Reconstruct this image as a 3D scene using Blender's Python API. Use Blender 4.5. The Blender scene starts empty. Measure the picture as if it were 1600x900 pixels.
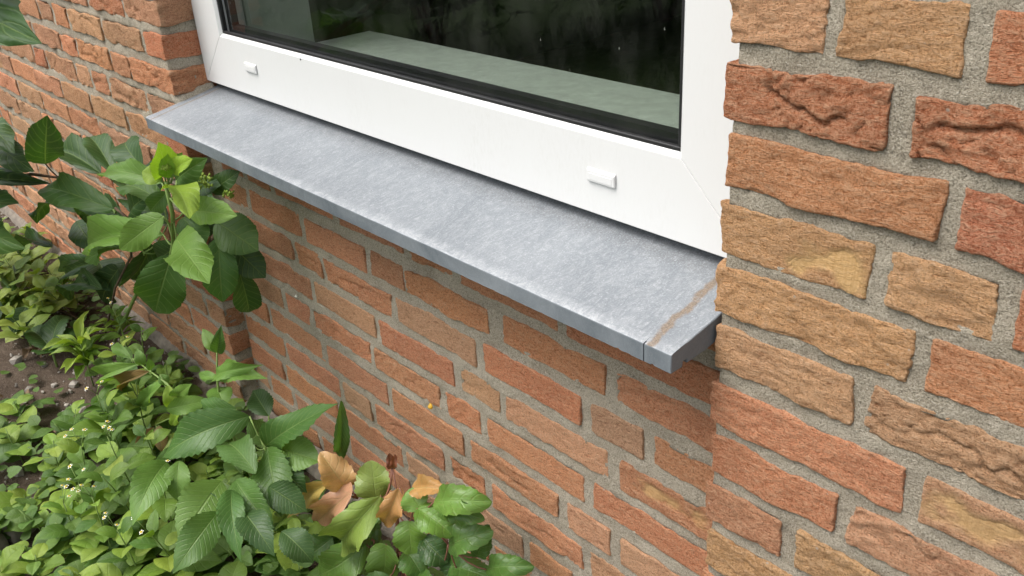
import bpy, math, random
import numpy as np
from mathutils import Vector, Matrix

S = bpy.context.scene
COL = S.collection
R_ = math.radians

# ------------------------------------------------------------------ camera
CAM = np.array([0.4478, -0.6323, 0.5431])
YAW, PITCH, ROLL, FPX = -0.8656, -0.4742, -0.0628, 1429.64
def cam_axes():
    cy, sy, cp, sp = math.cos(YAW), math.sin(YAW), math.cos(PITCH), math.sin(PITCH)
    fw = np.array([sy*cp, cy*cp, sp]); rt = np.array([cy, -sy, 0.0]); up = np.cross(rt, fw)
    r = math.cos(ROLL)*rt + math.sin(ROLL)*up
    u = -math.sin(ROLL)*rt + math.cos(ROLL)*up
    return fw, r, u
FW, RT, UP = cam_axes()
cd = bpy.data.cameras.new('camera'); cam = bpy.data.objects.new('camera', cd); COL.objects.link(cam)
cd.sensor_width = 36.0; cd.lens = 36.0*FPX/1600.0; cd.clip_start = 0.02; cd.clip_end = 300.0
M = Matrix.Identity(4)
for i in range(3):
    M[i][0] = RT[i]; M[i][1] = UP[i]; M[i][2] = -FW[i]; M[i][3] = CAM[i]
cam.matrix_world = M
S.camera = cam
S.render.resolution_x = 1024; S.render.resolution_y = 576

# ------------------------------------------------------------------ sky, sun, exposure (bright overcast day)
SUN_EL, SUN_AZ = 60.0, 205.0          # azimuth clockwise from +Y: light comes from the garden side
w = bpy.data.worlds.new('World'); S.world = w; w.use_nodes = True
nt = w.node_tree; nt.nodes.clear()
out = nt.nodes.new('ShaderNodeOutputWorld'); bg = nt.nodes.new('ShaderNodeBackground')
sky = nt.nodes.new('ShaderNodeTexSky'); sky.sky_type = 'NISHITA'; sky.sun_disc = False
sky.sun_elevation = R_(SUN_EL); sky.sun_rotation = R_(SUN_AZ); sky.dust_density = 4.0; sky.air_density = 1.0; sky.ozone_density = 1.0
hs = nt.nodes.new('ShaderNodeHueSaturation'); hs.inputs['Saturation'].default_value = 0.30
nt.links.new(sky.outputs[0], hs.inputs['Color']); nt.links.new(hs.outputs[0], bg.inputs['Color'])
bg.inputs['Strength'].default_value = 0.13
nt.links.new(bg.outputs[0], out.inputs[0])
sd = bpy.data.lights.new('sun', 'SUN'); sun = bpy.data.objects.new('sun', sd); COL.objects.link(sun)
sd.energy = 1.4; sd.angle = R_(40); sd.color = (1.0, 0.96, 0.90)
el, az = R_(SUN_EL), R_(SUN_AZ)
sdir = Vector((math.sin(az)*math.cos(el), math.cos(az)*math.cos(el), math.sin(el)))
sun.rotation_euler = sdir.to_track_quat('Z', 'Y').to_euler()
sun.location = sdir*5
S.view_settings.view_transform = 'Standard'; S.view_settings.look = 'None'
S.view_settings.gamma = 1.0; S.view_settings.use_curve_mapping = False
S.view_settings.exposure = 1.05
S.render.engine = 'CYCLES'
S.cycles.max_bounces = 6; S.cycles.diffuse_bounces = 3; S.cycles.glossy_bounces = 3; S.cycles.transparent_max_bounces = 8

# ------------------------------------------------------------------ helpers
def ray(U, V): return FW + RT*(U-800)/FPX + UP*(450-V)/FPX
def at(U, V, Y=None, Z=None, X=None):
    d = ray(U, V)
    if Y is not None: t = (Y-CAM[1])/d[1]
    elif Z is not None: t = (Z-CAM[2])/d[2]
    else: t = (X-CAM[0])/d[0]
    return Vector(CAM + t*d)

def hsh(ix, iy, iz, seed):
    h = (ix.astype(np.int64)*374761393 + iy.astype(np.int64)*668265263 + iz.astype(np.int64)*2147483647 + seed*1274126177) & 0xffffffff
    h = ((h ^ (h >> 13))*1274126177) & 0xffffffff
    h = ((h ^ (h >> 16))*2246822519) & 0xffffffff
    h = h ^ (h >> 15)
    return (h & 0xffffff)/float(0x7fffff) - 1.0
def noise(p, seed=0):
    f = np.floor(p); t = p-f; t = t*t*t*(t*(t*6-15)+10); f = f.astype(np.int64)
    x, y, z = f[:, 0], f[:, 1], f[:, 2]; tx, ty, tz = t[:, 0], t[:, 1], t[:, 2]
    def L(a, b, s): return a+(b-a)*s
    c = [[[hsh(x+i, y+j, z+k, seed) for k in (0, 1)] for j in (0, 1)] for i in (0, 1)]
    a = [[L(c[0][j][k], c[1][j][k], tx) for k in (0, 1)] for j in (0, 1)]
    b = [L(a[0][k], a[1][k], ty) for k in (0, 1)]
    return L(b[0], b[1], tz)
def fbm(p, seed=0, o=3):
    s = 0; a = 1.0; tot = 0
    for i in range(o):
        s = s + a*noise(p*(2.03**i), seed+i*17); tot += a; a *= 0.5
    return s/tot

def mesh_from(name, verts, faces, mat=None, smooth=True, uv=None):
    me = bpy.data.meshes.new(name)
    v = np.asarray(verts, dtype=np.float64); me.from_pydata(v.tolist(), [], faces)
    if smooth: me.shade_smooth()
    if mat: me.materials.append(mat)
    if uv is not None:
        l = me.uv_layers.new(name='uv'); idx = np.empty(len(me.loops), dtype=np.int32)
        me.loops.foreach_get('vertex_index', idx)
        l.data.foreach_set('uv', np.asarray(uv, dtype=np.float32)[idx].ravel())
    me.update()
    return me
def link(name, data, parent=None, loc=None, color=None, mw=None):
    o = bpy.data.objects.new(name, data); COL.objects.link(o)
    if parent is not None: o.parent = parent
    if loc is not None: o.location = loc
    if mw is not None: o.matrix_local = mw
    if color is not None: o.color = (*color, 1.0)
    return o
def tag(o, label=None, cat=None, group=None, kind=None):
    if label: o['label'] = label
    if cat: o['category'] = cat
    if group: o['group'] = group
    if kind: o['kind'] = kind
    return o
def thing(name, label, cat, loc=(0, 0, 0), group=None):
    o = bpy.data.objects.new(name, None); COL.objects.link(o); o.location = loc
    o.empty_display_size = 0.05
    return tag(o, label, cat, group)
def grid_faces(nu, nv, keep=None):
    f = []
    for i in range(nu-1):
        for j in range(nv-1):
            if keep is not None and not keep(i, j): continue
            a = i*nv+j; f.append((a, a+nv, a+nv+1, a+1))
    return f
def box(x0, x1, y0, y1, z0, z1):
    v = [(x0,y0,z0),(x1,y0,z0),(x1,y1,z0),(x0,y1,z0),(x0,y0,z1),(x1,y0,z1),(x1,y1,z1),(x0,y1,z1)]
    f = [(0,3,2,1),(4,5,6,7),(0,1,5,4),(1,2,6,5),(2,3,7,6),(3,0,4,7)]
    return v, f
def merge(parts):
    V, F = [], []
    for v, f in parts:
        b = len(V); V += [tuple(p) for p in v]; F += [tuple(i+b for i in q) for q in f]
    return V, F
def tube(pts, rad, n=7):
    pts = [Vector(p) for p in pts]; V = []; F = []
    if not hasattr(rad, '__len__'): rad = [rad]*len(pts)
    for i, p in enumerate(pts):
        d = (pts[min(i+1, len(pts)-1)]-pts[max(i-1, 0)]).normalized()
        a = d.cross(Vector((0.31, 0.87, 0.2))).normalized(); b = d.cross(a)
        for k in range(n):
            t = 2*math.pi*k/n; V.append(tuple(p+(a*math.cos(t)+b*math.sin(t))*rad[i]))
    for i in range(len(pts)-1):
        for k in range(n):
            F.append((i*n+k, i*n+(k+1) % n, (i+1)*n+(k+1) % n, (i+1)*n+k))
    F.append(tuple(range(n))[::-1]); F.append(tuple((len(pts)-1)*n+k for k in range(n)))
    return V, F
def curve_pts(p0, p1, sag, n=6, side=(0, 0, 1)):
    p0, p1, s = Vector(p0), Vector(p1), Vector(side)
    return [p0.lerp(p1, t/(n-1)) + s*sag*4*(t/(n-1))*(1-t/(n-1)) for t in range(n)]

# ------------------------------------------------------------------ materials
def newmat(name):
    m = bpy.data.materials.new(name); m.use_nodes = True; t = m.node_tree; t.nodes.clear()
    o = t.nodes.new('ShaderNodeOutputMaterial'); p = t.nodes.new('ShaderNodeBsdfPrincipled')
    t.links.new(p.outputs[0], o.inputs[0])
    return m, t, p, o
class N:
    def __init__(s, t): s.t = t
    def n(s, typ, **k):
        x = s.t.nodes.new('ShaderNode'+typ)
        for a, b in k.items(): setattr(x, a, b)
        return x
    def l(s, a, b): s.t.links.new(a, b)
    def val(s, sock, v):
        if hasattr(v, 'is_output') or isinstance(v, bpy.types.NodeSocket): s.l(v, sock)
        else: sock.default_value = v
    def noise(s, vec, scale, detail=4, rough=0.55, dist=0.0):
        x = s.n('TexNoise'); s.l(vec, x.inputs['Vector']); x.inputs['Scale'].default_value = scale
        x.inputs['Detail'].default_value = detail; x.inputs['Roughness'].default_value = rough; x.inputs['Distortion'].default_value = dist
        return x.outputs['Fac']
    def ramp(s, f, stops, interp='LINEAR'):
        x = s.n('ValToRGB'); s.l(f, x.inputs[0]); x.color_ramp.interpolation = interp
        e = x.color_ramp.elements
        while len(e) < len(stops): e.new(0.5)
        for k, (p, c) in enumerate(stops):
            e[k].position = p; e[k].color = (c, c, c, 1) if not hasattr(c, '__len__') else (*c, 1)
        return x.outputs[0]
    def mix(s, f, a, b, mode='MIX'):
        x = s.n('Mix', data_type='RGBA', blend_type=mode); s.val(x.inputs[0], f)
        for sk, v in ((x.inputs[6], a), (x.inputs[7], b)):
            if isinstance(v, (tuple, list)): sk.default_value = (*v, 1) if len(v) == 3 else v
            else: s.l(v, sk)
        return x.outputs[2]
    def math(s, op, a, b=0.0, clamp=False):
        x = s.n('Math', operation=op, use_clamp=clamp); s.val(x.inputs[0], a); s.val(x.inputs[1], b)
        return x.outputs[0]
    def bump(s, h, strength, dist, normal=None):
        x = s.n('Bump'); s.l(h, x.inputs['Height']); x.inputs['Strength'].default_value = strength; x.inputs['Distance'].default_value = dist
        if normal is not None: s.l(normal, x.inputs['Normal'])
        return x.outputs[0]
    def mapping(s, vec, scale=(1, 1, 1), rot=(0, 0, 0), loc=None):
        x = s.n('Mapping'); s.l(vec, x.inputs[0]); x.inputs['Scale'].default_value = scale; x.inputs['Rotation'].default_value = rot
        if loc is not None: s.val(x.inputs['Location'], loc)
        return x.outputs[0]

def mat_brick():
    m, t, p, o = newmat('handmade_brick'); g = N(t)
    tc = g.n('TexCoord'); oi = g.n('ObjectInfo'); ge = g.n('NewGeometry')
    off = g.math('MULTIPLY', oi.outputs['Random'], 37.0)
    cx = g.n('CombineXYZ'); g.l(off, cx.inputs[0]); g.l(off, cx.inputs[2])
    va = g.n('VectorMath', operation='ADD'); g.l(tc.outputs['Object'], va.inputs[0]); g.l(cx.outputs[0], va.inputs[1])
    v = va.outputs[0]
    vs = g.mapping(v, (1.0, 1.0, 2.5), (0, R_(14), 0))
    big = g.noise(v, 14, 4, .65); mid = g.noise(vs, 125, 6, .76, .9); fine = g.noise(v, 470, 6, .85)
    base = oi.outputs['Color']
    dark = g.mix(1.0, base, (0.78, 0.72, 0.72), 'MULTIPLY')
    pale = g.mix(0.50, base, (0.84, 0.58, 0.38))
    c = g.mix(g.ramp(big, [(.46, 0), (.72, .9)]), base, dark)
    c = g.mix(g.ramp(mid, [(.45, 0), (.64, .95)]), c, pale)
    c = g.mix(g.ramp(mid, [(.33, .95), (.44, 0)]), c, g.mix(1.0, base, (.44, .35, .31), 'MULTIPLY'))  # crease shade painted into the colour where the bump dips
    c = g.mix(g.ramp(fine, [(.40, .75), (.48, 0)]), c, g.mix(1.0, base, (.36, .28, .24), 'MULTIPLY'))
    c = g.mix(g.ramp(fine, [(.52, 0), (.64, .65)]), c, g.mix(.6, base, (0.90, 0.70, 0.50)))
    c = g.mix(g.ramp(ge.outputs['Pointiness'], [(.515, 0), (.60, .5)]), c, (0.80, 0.57, 0.37))
    vo = g.n('TexVoronoi'); vo.feature = 'F1'; g.l(v, vo.inputs['Vector']); vo.inputs['Scale'].default_value = 42
    sp = g.math('MULTIPLY', g.ramp(vo.outputs['Distance'], [(.04, 1), (.075, 0)]), g.ramp(big, [(.48, 0), (.55, .8)]))
    c = g.mix(sp, c, (0.66, 0.58, 0.48))
    at_ = g.n('Attribute'); at_.attribute_name = 'patch'
    stri = g.noise(g.mapping(v, (420, 1, 18)), 1.0, 2)
    och = g.mix(g.ramp(stri, [(.3, 0), (.75, 1)]), (0.40, 0.26, 0.10), (0.54, 0.37, 0.165))
    c = g.mix(g.math('MULTIPLY', at_.outputs['Fac'], .7), c, och)
    g.l(c, p.inputs['Base Color']); p.inputs['Roughness'].default_value = 0.95
    p.inputs['Specular IOR Level'].default_value = 0.18
    h = g.math('ADD', g.math('MULTIPLY', mid, 1.5), g.math('MULTIPLY', fine, .70))
    h = g.math('MULTIPLY', h, g.math('SUBTRACT', 1.0, g.math('MULTIPLY', at_.outputs['Fac'], .75)))
    g.l(g.bump(h, 1.0, 0.0072), p.inputs['Normal'])
    return m
def mat_mortar():
    m, t, p, o = newmat('grey_sand_mortar'); g = N(t)
    tc = g.n('TexCoord'); v = tc.outputs['Object']
    a = g.noise(v, 13, 6, .75); b = g.noise(v, 560, 5, .82); e = g.noise(v, 70, 4, .7)
    c = g.mix(g.ramp(a, [(.3, 0), (.7, 1)]), (0.400, 0.342, 0.256), (0.605, 0.535, 0.420))
    c = g.mix(g.ramp(b, [(.36, .85), (.49, 0)]), c, (0.13, 0.115, 0.09))
    c = g.mix(g.ramp(b, [(.53, 0), (.66, .8)]), c, (0.78, 0.73, 0.64))
    c = g.mix(g.ramp(e, [(.30, .5), (.42, 0)]), c, (0.17, 0.15, 0.115))
    g.l(c, p.inputs['Base Color']); p.inputs['Roughness'].default_value = 0.95; p.inputs['Specular IOR Level'].default_value = .2
    h = g.math('ADD', b, g.math('MULTIPLY', e, 1.4))
    g.l(g.bump(h, 1.0, 0.0046), p.inputs['Normal'])
    return m
def mat_stone():
    m, t, p, o = newmat('blue_grey_limestone'); g = N(t)
    tc = g.n('TexCoord'); v = tc.outputs['Object']
    cl = g.noise(g.mapping(v, (1.5, 0.7, 1.0), (0, 0, R_(35))), 6, 6, .68, 1.2)
    st = g.noise(g.mapping(v, (1.9, 0.8, 1), (0, 0, R_(24))), 48, 6, .78, 2.2)
    f = g.noise(v, 520, 5, .8); sc = g.noise(v, 85, 6, .78, 1.0)
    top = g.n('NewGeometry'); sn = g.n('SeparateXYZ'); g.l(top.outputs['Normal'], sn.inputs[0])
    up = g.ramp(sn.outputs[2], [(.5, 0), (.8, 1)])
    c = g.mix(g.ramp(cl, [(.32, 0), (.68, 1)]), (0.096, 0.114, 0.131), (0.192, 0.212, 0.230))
    c = g.mix(g.math('MULTIPLY', up, .38), c, (0.248, 0.265, 0.284))  # top tinted paler than the front: light from above put in the colour
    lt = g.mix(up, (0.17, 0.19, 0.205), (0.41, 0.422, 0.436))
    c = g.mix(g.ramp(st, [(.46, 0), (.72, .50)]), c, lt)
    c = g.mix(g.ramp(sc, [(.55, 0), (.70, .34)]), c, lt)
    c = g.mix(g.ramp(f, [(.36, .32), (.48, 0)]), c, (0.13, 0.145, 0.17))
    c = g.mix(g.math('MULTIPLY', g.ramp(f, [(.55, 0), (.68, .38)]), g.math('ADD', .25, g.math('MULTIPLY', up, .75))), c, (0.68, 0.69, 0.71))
    # rubbed front arris, sandy residue left by the joints at both ends
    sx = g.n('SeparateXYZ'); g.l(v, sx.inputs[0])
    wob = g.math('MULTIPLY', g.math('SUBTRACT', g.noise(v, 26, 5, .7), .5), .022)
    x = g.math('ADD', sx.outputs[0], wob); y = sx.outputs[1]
    edge = g.math('SUBTRACT', y, -0.0614)
    em = g.math('MULTIPLY', g.ramp(g.math('ADD', edge, g.math('MULTIPLY', wob, .6)), [(.003, 1), (.016, 0)]), g.ramp(sc, [(.38, .1), (.6, .9)]))
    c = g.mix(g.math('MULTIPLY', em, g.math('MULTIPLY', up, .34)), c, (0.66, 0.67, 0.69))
    cx = g.math('ADD', -0.0365, g.math('MULTIPLY', y, -0.09))
    dx = g.math('ABSOLUTE', g.math('SUBTRACT', x, cx))
    s1 = g.math('SUBTRACT', 1.0, g.math('DIVIDE', g.math('SUBTRACT', dx, .0030), .0030), True)
    dx2 = g.math('ABSOLUTE', g.math('SUBTRACT', g.math('ADD', sx.outputs[0], g.math('MULTIPLY', wob, .25)), -1.196))
    s2 = g.math('SUBTRACT', 1.0, g.math('DIVIDE', g.math('SUBTRACT', dx2, .0016), .0016), True)
    sand = g.mix(g.ramp(f, [(.40, 0), (.60, 1)]), (0.11, 0.085, 0.062), (0.25, 0.185, 0.130))
    s = g.math('MULTIPLY', g.math('MAXIMUM', s1, g.math('MULTIPLY', s2, .8)), g.math('MULTIPLY', up, g.ramp(sc, [(.28, .25), (.48, 1)])))
    c = g.mix(g.math('MULTIPLY', s, .92), c, sand)
    grit_shade = g.math('MULTIPLY', g.ramp(g.math('ADD', y, g.math('MULTIPLY', wob, 1.6)), [(.045, 0), (.068, 1)]), g.ramp(f, [(.40, .55), (.56, .05)]))  # dark speckled band by the frame: grit plus the frame's painted shade
    c = g.mix(g.math('MULTIPLY', grit_shade, up), c, (0.11, 0.11, 0.105))
    g.l(c, p.inputs['Base Color'])
    g.l(g.ramp(sc, [(.3, .45), (.7, .68)]), p.inputs['Roughness'])
    p.inputs['Specular IOR Level'].default_value = .45
    h = g.math('ADD', g.math('MULTIPLY', f, .7), g.math('MULTIPLY', st, .5))
    g.l(g.bump(h, .6, 0.0014), p.inputs['Normal'])
    return m
def mat_plain(name, col, rough=.5, spec=.5, nscale=None, namp=.1, bump=0.0, bscale=300):
    m, t, p, o = newmat(name); g = N(t)
    tc = g.n('TexCoord'); v = tc.outputs['Object']
    if nscale:
        f = g.noise(v, nscale, 5, .65)
        c = g.mix(g.ramp(f, [(.3, 0), (.7, 1)]), tuple(k*(1-namp) for k in col), tuple(min(1, k*(1+namp)) for k in col))
        g.l(c, p.inputs['Base Color'])
    else: p.inputs['Base Color'].default_value = (*col, 1)
    p.inputs['Roughness'].default_value = rough; p.inputs['Specular IOR Level'].default_value = spec
    if bump: g.l(g.bump(g.noise(v, bscale, 4, .7), bump, .002), p.inputs['Normal'])
    return m
def mat_pvc():
    m, t, p, o = newmat('white_pvc'); g = N(t)
    tc = g.n('TexCoord'); v = tc.outputs['Object']
    d = g.noise(g.mapping(v, (1, 1, .35)), 9, 6, .75, .6); e = g.noise(g.mapping(v, (1, 1, .3)), 260, 4, .75)
    c = g.mix(g.math('MULTIPLY', g.ramp(d, [(.45, 0), (.8, 1)]), g.ramp(e, [(.45, 0), (.75, .5)])), (0.64, 0.64, 0.635), (0.47, 0.46, 0.42))
    g.l(c, p.inputs['Base Color']); p.inputs['Roughness'].default_value = .32
    g.l(g.bump(g.noise(v, 60, 3), .05, .001), p.inputs['Normal'])
    return m
def mat_glass():
    m, t, p, o = newmat('window_glass'); g = N(t); t.nodes.remove(p)
    tc = g.n('TexCoord'); v = tc.outputs['Object']; ge = g.n('NewGeometry')
    fr = g.n('Fresnel'); fr.inputs['IOR'].default_value = 1.5
    fac = g.math('MULTIPLY', fr.outputs[0], g.math('SUBTRACT', 1.0, ge.outputs['Backfacing']))
    tr = g.n('BsdfTransparent'); tr.inputs[0].default_value = (0.955, 0.97, 0.96, 1)
    gl = g.n('BsdfGlossy'); gl.inputs['Roughness'].default_value = 0.01; gl.inputs[0].default_value = (1, 1, 1, 1)
    mx = g.n('MixShader'); g.l(fac, mx.inputs[0]); g.l(tr.outputs[0], mx.inputs[1]); g.l(gl.outputs[0], mx.inputs[2])
    # dust specks and dried rain on the pane
    df = g.n('BsdfDiffuse'); df.inputs[0].default_value = (.62, .62, .56, 1)
    sp = g.n('TexVoronoi'); g.l(g.mapping(v, (1, 1, .42), (0, R_(9), 0)), sp.inputs['Vector']); sp.inputs['Scale'].default_value = 62
    spk = g.math('MULTIPLY', g.ramp(sp.outputs['Distance'], [(.02, 1), (.055, 0)]), g.ramp(g.noise(v, 11, 3), [(.5, 0), (.62, .4)]))
    film = g.ramp(g.noise(g.mapping(v, (1, 1, .5)), 26, 6, .7), [(.45, .0), (.8, .022)])
    dm = g.math('MULTIPLY', g.math('ADD', spk, film), g.math('SUBTRACT', 1.0, ge.outputs['Backfacing']), True)
    m2 = g.n('MixShader'); g.l(dm, m2.inputs[0]); g.l(mx.outputs[0], m2.inputs[1]); g.l(df.outputs[0], m2.inputs[2])
    g.l(m2.outputs[0], o.inputs[0])
    return m
def mat_leaf(name, vein=.5, spots=0.0, gloss=.42, nv=9.0, transl=.35):
    m, t, p, o = newmat(name); g = N(t)
    uvn = g.n('UVMap'); uvn.uv_map = 'uv'; sx = g.n('SeparateXYZ'); g.l(uvn.outputs[0], sx.inputs[0])
    u, v = sx.outputs[0], sx.outputs[1]               # u along the blade, v = -1..1 across
    av = g.math('ABSOLUTE', v)
    tc = g.n('TexCoord'); oi = g.n('ObjectInfo')
    off = g.math('MULTIPLY', oi.outputs['Random'], 11.0)
    cx = g.n('CombineXYZ'); g.l(off, cx.inputs[0])
    va = g.n('VectorMath', operation='ADD'); g.l(tc.outputs['Object'], va.inputs[0]); g.l(cx.outputs[0], va.inputs[1]); ov = va.outputs[0]
    q = g.math('MULTIPLY', g.math('SUBTRACT', u, g.math('MULTIPLY', av, .22)), nv)
    q = g.math('ADD', q, g.math('MULTIPLY', g.noise(ov, 5, 2), .35))
    tri = g.math('ABSOLUTE', g.math('SUBTRACT', g.math('FRACT', q), .5))       # 0 at the vein
    side = g.ramp(tri, [(0.0, 1), (.11, 0)])
    mid = g.ramp(av, [(.015, 1), (.055, 0)])
    vv = g.math('MAXIMUM', mid, g.math('MULTIPLY', side, .6))
    cell = g.noise(ov, 28, 3, .6)
    base = oi.outputs['Color']
    c = g.mix(g.ramp(g.noise(ov, 2.6, 4, .6), [(.35, 0), (.7, .8)]), base, g.mix(1.0, base, (.70, .76, .62), 'MULTIPLY'))
    c = g.mix(g.ramp(cell, [(.45, 0), (.7, .30)]), c, g.mix(1.0, base, (1.25, 1.2, 1.0), 'MULTIPLY'))
    c = g.mix(g.math('MULTIPLY', vv, vein), c, g.mix(.5, base, (.30, .40, .14)))
    if spots:
        c = g.mix(g.math('MULTIPLY', g.ramp(g.noise(ov, 13, 5, .75), [(.56, 0), (.68, 1)]), spots), c, (.22, .07, .05))
        c = g.mix(g.math('MULTIPLY', g.ramp(g.noise(ov, 9, 6, .8), [(.66, 0), (.74, 1)]), spots*.8), c, (.5, .45, .36))
    g.l(c, p.inputs['Base Color']); p.inputs['Roughness'].default_value = gloss; p.inputs['Specular IOR Level'].default_value = .42
    h = g.math('ADD', g.math('MULTIPLY', vv, -1.0), g.math('MULTIPLY', cell, .6))
    bn = g.bump(h, .5, .0016); g.l(bn, p.inputs['Normal'])
    tl = g.n('BsdfTranslucent'); g.l(g.mix(1.0, c, (1.25, 1.35, .45), 'MULTIPLY'), tl.inputs[0])
    mx = g.n('MixShader'); mx.inputs[0].default_value = transl
    g.l(p.outputs[0], mx.inputs[1]); g.l(tl.outputs[0], mx.inputs[2]); g.l(mx.outputs[0], o.inputs[0])
    return m
def mat_soil():
    m, t, p, o = newmat('garden_soil'); g = N(t)
    tc = g.n('TexCoord'); v = tc.outputs['Object']
    a = g.noise(v, 6, 5, .65); b = g.noise(v, 90, 5, .75); d = g.noise(v, 420, 3, .7)
    c = g.mix(g.ramp(a, [(.3, 0), (.7, 1)]), (.060, .042, .030), (.135, .100, .075))
    c = g.mix(g.ramp(b, [(.55, 0), (.75, .8)]), c, (.21, .17, .135))
    c = g.mix(g.ramp(d, [(.60, 0), (.70, .7)]), c, (.36, .32, .27))
    g.l(c, p.inputs['Base Color']); p.inputs['Roughness'].default_value = .97; p.inputs['Specular IOR Level'].default_value = .15
    g.l(g.bump(g.math('ADD', b, g.math('MULTIPLY', d, .4)), 1.0, .008), p.inputs['Normal'])
    return m

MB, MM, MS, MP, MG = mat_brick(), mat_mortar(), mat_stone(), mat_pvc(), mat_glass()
M_RUB = mat_plain('black_rubber', (.012, .012, .013), .45, .5)
M_SPC = mat_plain('black_spacer', (.006, .006, .007), .5, .3)
M_SEAL = mat_plain('dark_sealant', (.07, .068, .066), .8, .2, 60, .4)
M_PLAST = mat_plain('pale_plaster', (.34, .36, .32), .9, .2, 8, .1)
M_ISILL = mat_plain('inner_sill_stone', (.36, .385, .345), .45, .35, 38, .16)
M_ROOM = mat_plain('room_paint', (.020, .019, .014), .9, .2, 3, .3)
M_SOIL = mat_soil()
M_LAWN = mat_plain('lawn_grass', (.045, .075, .022), .9, .2, 40, .5, 1.0, 120)
M_CONC = mat_plain('worn_concrete', (.20, .175, .145), .95, .2, 60, .3, .8, 180)
M_PEB = mat_plain('pebble', (.30, .27, .235), .85, .3, 40, .45, .4, 200)
M_STEM = mat_plain('green_stem', (.16, .24, .06), .5, .4, 60, .25)
M_BARK = mat_plain('brown_twig', (.105, .072, .048), .85, .2, 90, .35, .6, 160)
M_STEMR = mat_plain('reddish_stalk', (.20, .085, .055), .55, .4, 60, .3)
M_LEAF = mat_leaf('soft_leaf', .62, 0, .44, 8.0)
M_CREEP = mat_leaf('creeper_leaf', .60, 0, .40, 12.0, .3)
M_MAH = mat_leaf('leathery_leaf', .38, .25, .30, 6.0, .22)
M_WEED = mat_leaf('weed_leaf', .35, 0, .5, 5.0, .4)
M_DRY = mat_leaf('dry_leaf', .3, .5, .8, 6.0, .1)
M_YEL = mat_plain('yellow_shell', (.62, .36, .03), .3, .5, 200, .15)
M_PETAL = mat_plain('white_petal', (.75, .75, .68), .6, .3)
M_DISC = mat_plain('yellow_disc', (.55, .40, .05), .8, .2, 900, .3)
M_BUD = mat_plain('green_bud', (.24, .33, .05), .6, .3, 300, .3)

# ------------------------------------------------------------------ dimensions of the place (metres)
XL = -1.2219                 # right-hand corner of the left wall
YP = 0.0403                  # face of the brick panel under the sill
YF = 0.0692                  # face of the window frame
GZ = -0.585                  # soil level
COURSE = 0.0625
ZP, ZQ = 0.4176, -0.0389     # top of a course: outer walls / panel

# ------------------------------------------------------------------ ground
def ground():
    n = 150
    xs = np.concatenate([[-60, -25, -12, -7], np.linspace(-4.2, 0.8, 170), [2, 5, 12, 25, 60]])
    ys = np.concatenate([[-60, -25, -10, -5, -3], np.linspace(-1.8, 0.12, 75), [.5, 3, 12, 60]])
    X, Y = np.meshgrid(xs, ys, indexing='ij'); P = np.stack([X.ravel(), Y.ravel(), np.zeros(X.size)], 1)
    near = np.exp(-np.maximum(0, np.abs(P[:, 0]+1.6)-2.4)**2)*np.exp(-np.maximum(0, -P[:, 1]-1.6)**2)
    P[:, 2] = GZ + near*(.020*fbm(P*3.0, 3, 3) + .009*fbm(P*22.0, 9, 3))
    o = link('ground', mesh_from('ground', P, grid_faces(len(xs), len(ys)), M_SOIL))
    tag(o, 'bare brown garden soil of the planting bed', None, None, 'structure')
    return o
ground()
def ground_z(x, y):
    P = np.array([[x, y, 0.0]]); return float(GZ + .020*fbm(P*3.0, 3, 3)[0] + .009*fbm(P*22.0, 9, 3)[0])

def lawn():
    xs = np.concatenate([[-60, -30], np.linspace(-14, 4, 60), [30, 60]]); ys = np.concatenate([[-60, -25], np.linspace(-9, -1.35, 40)])
    X, Y = np.meshgrid(xs, ys, indexing='ij'); P = np.stack([X.ravel(), Y.ravel(), np.zeros(X.size)], 1)
    P[:, 2] = GZ+.035+.012*fbm(P*1.5, 13, 3)
    tag(link('lawn', mesh_from('lawn', P, grid_faces(len(xs), len(ys)), M_LAWN)), 'dark green lawn of the garden mirrored in the glass', None, None, 'structure')
lawn()

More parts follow.
